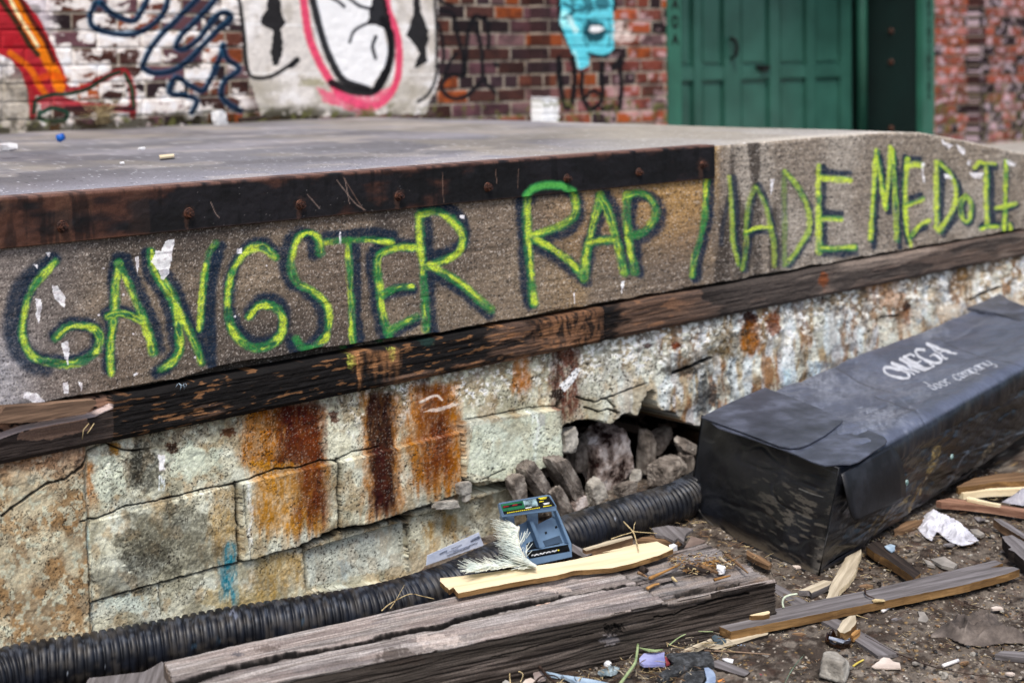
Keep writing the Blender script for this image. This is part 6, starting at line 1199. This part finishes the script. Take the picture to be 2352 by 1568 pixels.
strand('twig', 'c6', [(550, 695), (640, 800), (710, 880), (850, 1000)], .03, .0038, M_TWIG, 'dark brown stick against the foot of the beam', 'twig', .8)
strand('twig', 'c6', [(540, 980), (620, 900), (700, 875), (800, 880), (870, 920)], .03, .0022, M_TWIG, 'bent brown twig crossing the dark stick', 'twig')
strand('straw', 'c6', [(240, 977), (235, 840), (320, 820), (400, 860), (370, 960)], .03, .0016, M_STRAW, 'looped straw stem at the bottom left of the litter', 'straw')
strand('straw', 'c1', [(60, 900), (180, 1000), (300, 1045), (420, 1070)], .02, .0016, M_STRAW, 'thin dry stem lying under the beam front', 'straw')
strand('straw', 'c1', [(700, 1100), (1000, 1110), (1300, 1130), (1650, 1155)], .01, .0026, mat_noise('brown stem', '#6b5646', '#97806a', 30), 'long brown stem lying right of the asphalt', 'stem')
strand('green_thread', 'c1', [(2165, 930), (2200, 1030), (2150, 1140), (2040, 1260), (1930, 1420), (1860, 1560)], .006, .0010, mat_noise('green thread', '#4f6b58', '#86a48c', 20), 'thin green thread curving over the dirt', 'thread', .6)
strand('straw', 'b2', [(345, 1105), (400, 1060), (520, 1000), (600, 1012), (680, 1030)], .135, .0014, M_STRAW, 'bent dry straw resting on the rear edge of the beam', 'straw')
strand('straw', 'b2', [(400, 1090), (440, 1030), (490, 940)], .135, .0010, M_STRAW, 'thin upright straw in front of the ribbed pipe', 'straw')
strand('weed_stem', 'c5', [(720, -40), (850, 100), (890, 200), (935, 370)], .15, .0022, M_STRAW, 'dry weed stem standing up behind the yellow board', 'weed', .6)
strand('weed_stem', 'c5', [(540, 205), (700, 150), (850, 100), (870, 10), (890, -40)], .15, .0014, M_STRAW, 'side shoot of the dry weed behind the yellow board', 'weed')
strand('weed_stem', 'c5', [(860, 100), (980, 110), (1200, 125)], .15, .0014, M_STRAW, 'low side shoot of the dry weed pointing right', 'weed')
for i, (pts, r, mt, lb) in enumerate((([(1095, 770), (1250, 700), (1530, 570)], .0065, M_CHIP, 'long orange splinter in the middle of the beam end litter'), ([(1850, 570), (1960, 535), (2090, 525)], .006, M_CHIP, 'orange splinter next to the white foam'), ([(2020, 790), (2130, 760), (2250, 730)], .006, M_CHIP, 'orange splinter near the front edge of the beam'),
                                     ([(1060, 915), (1150, 865), (1230, 845)], .006, M_CHIP, 'pale orange splinter by the lap joint'), ([(1820, 600), (1920, 640), (2070, 690)], .011, W_BROWN, 'thick brown splinter under the foam'), ([(1620, 610), (1780, 650), (1960, 680)], .013, W_DARK, 'dark rotten lump of wood on the beam'),
                                     ([(2180, 430), (2300, 520), (2420, 620), (2500, 690)], .006, W_BROWN, 'long brown stick at the far edge of the beam'), ([(930, 690), (1000, 720), (1055, 750)], .006, W_BROWN, 'short brown twig left of the long splinter'), ([(1420, 765), (1460, 800), (1485, 815)], .006, M_STRAW, 'cream seed husk in the hollow of the beam'),
                                     ([(1880, 585), (1980, 590), (2150, 600)], .005, M_CHIP, 'fine orange splinter under the foam'), ([(2100, 480), (2180, 540), (2270, 580)], .007, W_PALE, 'grey splinter just behind the foam'), ([(980, 640), (1030, 660), (1060, 650)], .014, W_DARK, 'black crumb of rotten wood left of the splinters'))):
    strand('splinter', 'c5', pts, .128, r*.75, mt, lb, 'splinter', .45)
def fuzz(name, n, poly, reg, z, L, r, mats, label, cat, zj=.01):
    q = np.array(cv(reg, poly)); lo, hi = q.min(0), q.max(0); bm = bmesh.new()
    for k in range(n):
        px, py = random.uniform(lo[0], hi[0]), random.uniform(lo[1], hi[1])
        X, Y = px, py; ins = False
        for (ax, ay), (bx_, by) in zip(q, np.roll(q, -1, 0)):
            if ((ay > Y) != (by > Y)) and X < (bx_-ax)*(Y-ay)/(by-ay+1e-9)+ax: ins = not ins
        if not ins: continue
        c = Vector(onz(px, py, z+random.uniform(0, zj))); a = random.uniform(0, 6.28); l = L*random.uniform(.3, 1); d = Vector((math.cos(a), math.sin(a), random.uniform(-.15, .15)))*l
        f0 = len(bm.faces); tube(bm, [c-d*.5, c+Vector((random.uniform(-1, 1), random.uniform(-1, 1), .3))*l*.1, c+d*.5], r*random.uniform(.5, 1.3), 4, .5)
        bm.faces.ensure_lookup_table(); mi = random.randrange(len(mats))
        for f in bm.faces[f0:]: f.material_index = mi
    o = link(name, bm, mats); tag(o, label, cat, kind='stuff'); return o
fuzz('wood_shavings', 420, [(1300, 480), (1500, 420), (2200, 380), (2350, 520), (2300, 620), (1750, 720), (1500, 640)], 'c5', .124, .022, .0013, [M_CHIP, W_BROWN, M_STRAW, W_DARK], 'scatter of fine shavings on the right end of the beam', 'wood shavings')
fuzz('straw_litter', 1000, [(1100, 1610), (1240, 1580), (1450, 1500), (1600, 1440), (1700, 1440), (1680, 1490), (1560, 1560), (1500, 1610)], 'P', .004, .04, .0010, [M_STRAW, W_BROWN, W_DARK, W_PALE], 'tangle of straw and twigs along the foot of the beam', 'straw litter', .02)
fuzz('straw_litter', 1500, [(1780, 1380), (1850, 1330), (2100, 1180), (2352, 1100), (2352, 1230), (2150, 1280), (1900, 1420)], 'P', .004, .03, .0009, [M_STRAW, W_BROWN, W_DARK, W_PALE], 'loose straw and shavings on the soil right of the bag', 'straw litter', .008)
fuzz('straw_litter', 1000, [(1640, 1480), (2000, 1400), (2352, 1350), (2352, 1568), (1640, 1568)], 'P', .003, .018, .0006, [M_STRAW, W_PALE, W_BROWN], 'sparse dry fibres on the open dirt', 'straw litter', .003)
fuzz('straw_litter', 500, [(1320, 1260), (1600, 1190), (1800, 1290), (1800, 1340), (1620, 1240), (1400, 1270)], 'P', .01, .04, .0012, [M_STRAW, W_BROWN, W_DARK], 'litter in the gap between pipe, beam and bag', 'straw litter', .03)
def crumbs():
    bm = bmesh.new(); ms = [M_STONE, W_DARK, M_STONEW, W_BROWN, M_ASPH]
    for k in range(4200):
        px = random.uniform(1150, 2420); py = random.uniform(1060, 1600)
        p = onz(px, py, 0)
        if p[1] > 3.05 or p[1] > 2.1+(3.0-p[0])*.3 and p[0] < 3.0: 
            if p[0] < 2.6: continue
        s_ = .0015+.0045*random.random()**4; f0 = len(bm.faces)
        r = bmesh.ops.create_icosphere(bm, subdivisions=1, radius=s_, matrix=Matrix.Translation((p[0], p[1], .002+s_*.3)) @ Matrix.Rotation(random.random()*6, 4, 'Z') @ Matrix.Diagonal((random.uniform(.8, 1.8), 1, random.uniform(.5, .9), 1)))
        bm.faces.ensure_lookup_table(); mi = random.choice((0, 0, 1, 1, 2, 3, 4))
        for f in bm.faces[f0:]: f.material_index = mi
    o = link('soil_crumbs', bm, ms, sm=False); tag(o, 'crumbs of soil, grit and wood on the dirt', 'soil crumbs', kind='stuff')
crumbs()

# ================================================================ PLASTIC TRAY, PAPER, BRUSH
def tray():
    root = tag(empty('display_tray', tuple(onz(1250, 1280, .1))), 'grey blue plastic display tray with printed labels, tipped between pipe and beam', 'display tray')
    mg = mat_noise('grey blue plastic', '#56708c', '#6f8aa6', 6, .35, .5, None, 30, .05); mdk = mat_noise('dark recess plastic', '#1f2833', '#2c3947', 6, .5)
    q = lambda a, b, z: onz(*cv('t4', [(a, b)])[0], z)
    # support plane rises away from the camera
    A = q(1240, 1115, .085); B = q(1868, 985, .085)                 # front bottom edge
    C_ = q(1078, 530, .215); D = q(1690, 455, .215)                 # back edge under the header
    P0, n = A, np.cross(B-A, C_-A); n /= np.linalg.norm(n); n = n if n[2] > 0 else -n
    on = lambda a, b, l=0.: onplane(*cv('t4', [(a, b)])[0], P0+n*l, n)
    def pr(name, pts, l, th, mat, par=root):
        bm = bmesh.new(); w = [on(a, b, l) for a, b in pts]; vs = [bm.verts.new(tuple(p)) for p in w]; f = bm.faces.new(vs); r = bmesh.ops.extrude_face_region(bm, geom=[f])
        for g in r['geom']:
            if isinstance(g, bmesh.types.BMVert): g.co -= Vector(n*th)
        bmesh.ops.recalc_face_normals(bm, faces=bm.faces); bmesh.ops.bevel(bm, geom=bm.edges[:], offset=.0012, segments=2, affect='EDGES'); bmesh.ops.triangulate(bm, faces=[x for x in bm.faces if len(x.verts) > 4])
        o = link(name, bm, mat, sm=False); (adopt(o, par) if par is root else None); return o
    def pr2(name, pts, l, th, mat):
        bm = bmesh.new(); w = [on(a, b, l) for a, b in pts]; vs = [bm.verts.new(tuple(p)) for p in w]; f = bm.faces.new(vs); r = bmesh.ops.extrude_face_region(bm, geom=[f])
        for g in r['geom']:
            if isinstance(g, bmesh.types.BMVert): g.co -= Vector(n*th)
        o = link(name, bm, mat, sm=False); adopt(o, root); return o
    # floor pieces leave the two windows open
    pr('tray_floor', [(1210, 640), (1370, 560), (1470, 610), (1650, 520), (1700, 530), (1830, 830), (1350, 930), (1200, 900)], 0., .003, mg)
    pr('side_wall', [(1675, 450), (1700, 445), (1862, 830), (1868, 985), (1835, 985), (1830, 840)], .020, .026, mg)
    pr('side_wall', [(1070, 520), (1120, 512), (1250, 900), (1290, 1110), (1240, 1115)], .016, .022, mg)
    pr('back_post', [(1090, 520), (1200, 500), (1215, 640), (1130, 660)], .004, .006, mg); pr('back_post', [(1352, 480), (1476, 462), (1480, 612), (1420, 600), (1362, 585)], .004, .006, mg); pr('back_post', [(1632, 450), (1690, 445), (1712, 540), (1648, 525)], .004, .006, mg)
    pr('divider', [(1375, 570), (1420, 560), (1535, 875), (1500, 885)], .022, .022, mg)
    pr('front_wall', [(1300, 940), (1820, 832), (1860, 925), (1868, 985), (1240, 1120)], .024, .028, mg)
    pr2('recess_shade', [(1340, 830), (1440, 790), (1490, 885), (1350, 915)], .001, .0008, mdk); pr2('recess_shade', [(1530, 800), (1720, 735), (1760, 820), (1560, 865)], .001, .0008, mat_noise('shaded plastic', '#39495a', '#4a5d72', 6, .4)); pr2('recess_shade', [(1370, 880), (1440, 862), (1465, 885), (1360, 905)], .002, .0008, M_BLK)  # thin dark sheets laid on the floor paint the shade of hollows
    pr2('recess_shade', [(1540, 870), (1720, 822), (1728, 836), (1545, 885)], .0022, .0008, M_BLK)
    for a, b in ((1685, 640), (1567, 707)): pr2('hole', [(a-16, b-8), (a+6, b-18), (a+14, b+4), (a-8, b+16)], .0012, .0006, M_BLK)
    fl = pr2('front_label', [(1340, 925), (1818, 838), (1842, 915), (1375, 1000)], .0252, .0008, M_BLK)
    # lettering of the front label as small raised strokes
    def strokes(name, segs, l, r, mat, par):
        bm = bmesh.new()
        for s_ in segs: tube(bm, [on(a, b, l) for a, b in s_], r, 5)
        o = link(name, bm, mat); o.parent = par; o.matrix_parent_inverse = Matrix.Translation(-Vector(root.location)); return o
    segs = []; 
    for k in range(13):
        x = 1405+k*23; y = 968-k*4.8; segs += [[(x, y-8), (x+2, y+9)], [(x, y+(8 if k % 2 else -7)), (x+14, y+(5 if k % 2 else -10))]]
        if k % 3: segs.append([(x+14, y-9), (x+15, y+6)])
    mw = mat_noise('white print', '#dfe3e8', '#f4f6f8', 10); my = mat_noise('yellow print', '#c8b820', '#e8da3c', 10); mr_ = mat_noise('red print', '#a01c20', '#c83030', 10); mgn = mat_noise('green print', '#14603c', '#3f9a68', 8, .35)
    s0 = strokes('lettering', segs, .0262, .0009, mw, fl); s0.matrix_parent_inverse = Matrix.Identity(4)
    s0 = strokes('logo', [[(1700, 908), (1718, 905)], [(1706, 898), (1712, 916)]], .0262, .0016, my, fl); s0.matrix_parent_inverse = Matrix.Identity(4)
    # header
    H = .045
    hp = [(1028, 372), (1040, 362), (1590, 270), (1620, 275), (1692, 400), (1688, 415), (1085, 512), (1070, 500)]
    pr('header', hp, H, .006, mg); pr('header_lip', [(1028, 372), (1070, 500), (1690, 402), (1690, 455), (1085, 525), (1065, 530)], H-.001, .012, mg)
    hl = pr2('header_label', [(1045, 378), (1600, 285), (1672, 395), (1085, 494)], H+.0012, .0010, M_BLK)
    g_ = pr2('header_print', [(1045, 380), (1300, 338), (1330, 420), (1075, 462)], H+.0018, .0006, mgn)
    pr2('header_print', [(1068, 398), (1290, 362), (1296, 388), (1075, 425)], H+.0024, .0006, M_BLK)
    pr2('header_print', [(1290, 340), (1450, 312), (1480, 395), (1325, 420)], H+.0018, .0006, mat_noise('photo print', '#2b3a3c', '#a6c4cc', 50, .3))
    for nm, sg, mt, r in (('red_lettering', [[(1075, 410), (1140, 400)], [(1178, 392), (1240, 380)], [(1080, 402), (1092, 416)], [(1190, 384), (1230, 388)]], mr_, .0013), ('yellow_lettering', [[(1120+i*24, 478-i*3.9), (1136+i*24, 475-i*3.9)] for i in range(16)]+[[(1480, 310), (1575, 296)], [(1490, 350), (1540, 342)], [(1495, 320), (1570, 310)], [(1535, 405), (1630, 390)]], my, .0013), ('white_lettering', [[(1535, 372), (1605, 360)], [(1545, 380), (1600, 370)], [(1330, 422), (1400, 412)]], mw, .0012)):
        o = strokes(nm, sg, H+.0026, r, mt, hl); o.matrix_parent_inverse = Matrix.Identity(4)
M_BLK = mat_noise('black print and shade', '#08090b', '#17181c', 10, .3, .5)
tray()
def paper_slip():
    z0 = .16; P = cv('t4', [(205, 965), (795, 700), (850, 850), (190, 1080)]); A = [ony(*p, YD-.085) for p in P]
    bm = bmesh.new(); quad_prism(bm, A, (0, .0015, 0)); o = link('paper_slip', bm, mat_noise('white card', '#b8c4dc', '#d8e0f0', 5), sm=False)
    tag(o, 'white printed paper slip standing between pipe and block wall', 'paper')
    bm = bmesh.new(); a = [ony(*p, YD-.0875) for p in cv('t4', [(380, 940), (660, 830)])]
    for (x0, y0), (x1, y1), r in (((345, 945), (430, 905), .0009), ((480, 885), (600, 838), .0006), ((420, 935), (560, 880), .0005), ((700, 800), (810, 755), .0012), ((720, 780), (800, 740), .0009), ((500, 920), (780, 815), .0007), ((430, 965), (690, 868), .0008), ((590, 760), (680, 720), .0008)):
        p = [ony(*cv('t4', [c])[0], YD-.0868) for c in ((x0, y0), (x1, y1))]; tube(bm, p, r, 4)
    q = link('printed_lines', bm, mat_noise('grey ink', '#5a6478', '#7c869c', 10)); q.parent = o
paper_slip()
def brush():
    bm = bmesh.new(); g = random.Random(5)
    spine = smooth(cv('t4', [(1450, 1090), (1330, 1010), (1260, 880), (1240, 740), (1250, 640)]), 6); sp2 = smooth(cv('t4', [(1450, 1090), (1250, 1070), (1080, 1090), (900, 1110), (760, 1130)]), 6)
    def P3(p, z): return onz(p[0], p[1], z)
    for sp, dirs, zr in ((spine, ((-235, -95), (-1, 0)), (.16, .21)), (sp2, ((-130, -85), (0, -1)), (.15, .165))):
        for k in range(520 if sp is spine else 420):
            t = g.random(); p = sp[int(t*(len(sp)-1))]+np.array([g.uniform(-2, 2), g.uniform(-2, 2)]); z = zr[0]+(zr[1]-zr[0])*t
            L = g.uniform(.5, 1.)*.2; dx, dy = dirs[0]
            if sp is sp2: dx, dy = (g.uniform(-280, -130), g.uniform(-130, 60))
            else: dx, dy = dx*g.uniform(.7, 1.4), dy+g.uniform(-40, 30)
            e = p+np.array([dx, dy])*L; a = P3(p, z); b = P3(e, z+g.uniform(-.004, .012)); m_ = (a+b)/2+np.array([0, 0, g.uniform(-.003, .004)])
            tube(bm, [a, m_, b], .00075, 4)
    for k in range(26):
        p = np.array(cv('t4', [(g.uniform(1255, 1350), g.uniform(760, 1000))])[0]); e = p+np.array([g.uniform(-2, 16), g.uniform(-28, -8)]); tube(bm, [P3(p, .19), P3(e, .205)], .0006, 4)
    o = link('brush_bristles', bm, mat_noise('white bristles', '#cdd8d2', '#f0f2e4', 20, .6)); tag(o, 'white bristle strip of a broken brush lying against the tray', 'brush')
    bm = bmesh.new(); tube(bm, [P3(p, .155+.05*i/len(spine)) for i, p in enumerate(spine)], .004, 8); tube(bm, [P3(p, .150) for p in sp2], .004, 8); q = link('bristle_core', bm, mat_noise('cream core', '#cfc9b4', '#e8e4d2', 30)); q.parent = o
brush()
# ================================================================ SMALL THINGS ON THE DOCK
def slab_z(px, py): return TOP+.008
def on_slab(reg, pts, name, th, mat, label, cat, z=TOP+.012): return flat_piece(name, cv(reg, pts), z, th, [mat], label, cat, sub=.05)
on_slab('r1', [(1015, 990), (1110, 982), (1112, 992), (1020, 1003)], 'wood_sliver', .006, W_TAN, 'pale wood sliver lying on the concrete dock top', 'wood sliver')
bm = bmesh.new(); bmesh.ops.create_cone(bm, cap_ends=True, segments=16, radius1=.016, radius2=.013, depth=.022)
o = link('blue_lid', bm, mat_noise('bright blue plastic', '#0f4fa8', '#1d6fd0', 10, .35), loc=onz(140, 316, TOP+.035)); o.rotation_euler = (1.2, .2, .5); tag(o, 'bright blue plastic bottle cap on the dock top', 'bottle cap')
rock('crumpled_wrapper', cv('r1', [(40, 940)])[0], .03, mat_noise('dirty white film', '#9a9290', '#dcdcde', 20, .5), 'crumpled whitish wrapper on the dock top at the left edge', 'wrapper', (1.3, .8, .55), seed=41, z=TOP+.035, sub=4, rough=.6)
rock('wrapper_bit', cv('r1', [(905, 948)])[0], .012, M_WHITE, 'small white scrap on the dock top behind the wood sliver', 'litter', (1.2, 1, .5), seed=42, z=TOP+.014, sub=2)
rock('wrapper_bit', cv('r1', [(780, 1040)])[0], .006, M_WHITE, 'white crumb on the dock top left of the wood sliver', 'litter', (1.2, 1, .7), seed=45, z=TOP+.01, sub=2)
rock('paper_cone', cv('r1', [(1400, 755)])[0], .045, M_WHITE, 'white crumpled cup at the foot of the graffiti wall', 'litter', (.8, .8, 1.0), seed=43, Y=YW-.12, sub=3, rough=.5)
strand('stick', 'r1', [(1530, 765), (1620, 758), (1690, 748)], TOP+.04, .012, M_TWIG, 'dark stick lying at the foot of the graffiti wall', 'stick', .6)
bm = bmesh.new()
for k in range(60):
    p = Vector(ony(235+random.uniform(-14, 14), 292, YW-.12)); p.z = TOP+.03; tube(bm, [p, p+Vector((random.uniform(-.05, .05), -.01, random.uniform(.03, .09))), p+Vector((random.uniform(-.12, .12), -.03, random.uniform(.04, .12)))], .0022, 4, .3)
o = link('grass_tuft', bm, M_STRAW); tag(o, 'dry grass tuft at the foot of the graffiti wall', 'grass tuft')
bm = bmesh.new()
for k in range(9):
    a = cv('c7', [(2040+random.uniform(-10, 90), 150+random.uniform(0, 40))])[0]; b = (a[0]+random.uniform(-6, 14), a[1]+random.uniform(4, 18)); tube(bm, [ony(*a, YD-.026), ony((a[0]+b[0])/2+3, (a[1]+b[1])/2-3, YD-.034), ony(*b, YD-.028)], .0007, 4)
o = link('thread_tuft', bm, M_BLUEP); tag(o, 'wisp of pale blue threads caught on the charred timber', 'thread')
strand_pts = [ony(*p, YD-.05) for p in cv('c7', [(1020, 625), (960, 700), (945, 810)])]; bm = bmesh.new(); tube(bm, strand_pts, .0012, 5); o = link('straw', bm, M_STRAW); tag(o, 'bent dry straw hanging from the split timber', 'straw')
strand_pts = [ony(*p, YD-.05) for p in cv('c7', [(1082, 625), (1040, 690), (1003, 742)])]; bm = bmesh.new(); tube(bm, strand_pts, .0012, 5); o = link('straw', bm, M_STRAW); tag(o, 'straight dry straw stuck to the split timber beside the bent one', 'straw')

FL = [(W_GREY, 'thin grey wood flake'), (M_FLAKE, 'pale plaster flake'), (W_BROWN, 'brown wood flake'), (M_TAG, 'beige paper shred')]
SPOT = [(1700, 1450, 'below the near end of the long plank'), (1765, 1502, 'in the dirt left of the pale rock'), (1835, 1455, 'under the middle of the long plank'), (1985, 1470, 'above the beige paper scrap'), (2060, 1420, 'in open dirt below the long plank'), (2105, 1520, 'between the lower cigarette end and the rag'),
        (2215, 1520, 'below the rag'), (2290, 1395, 'above the rag near the right edge'), (2180, 1250, 'between crumpled paper and long plank'), (2040, 1290, 'between the blackened board and the long plank'), (1990, 1345, 'just behind the long plank'), (1830, 1300, 'beside the bag corner'), (2250, 1190, 'below the reddish batten'), (2150, 1350, 'touching the far half of the long plank'), (1660, 1545, 'right of the glass shard'), (2320, 1545, 'in the bottom right corner')]
for i, (a, b, wh) in enumerate(SPOT):
    m_, lb = FL[i % 4]; n = 6; rr = random.uniform(7, 13); th0 = random.uniform(0, 3)
    pts = [(a+math.cos(th0)*0+rr*(1.4 if k % 3 else .8)*math.cos(k*1.047+th0), b+rr*.42*(1 if k % 2 else .7)*math.sin(k*1.047+th0)) for k in range(n)]
    flat_piece('flake', pts, .008, .004, [m_], lb+' '+wh, 'flake')
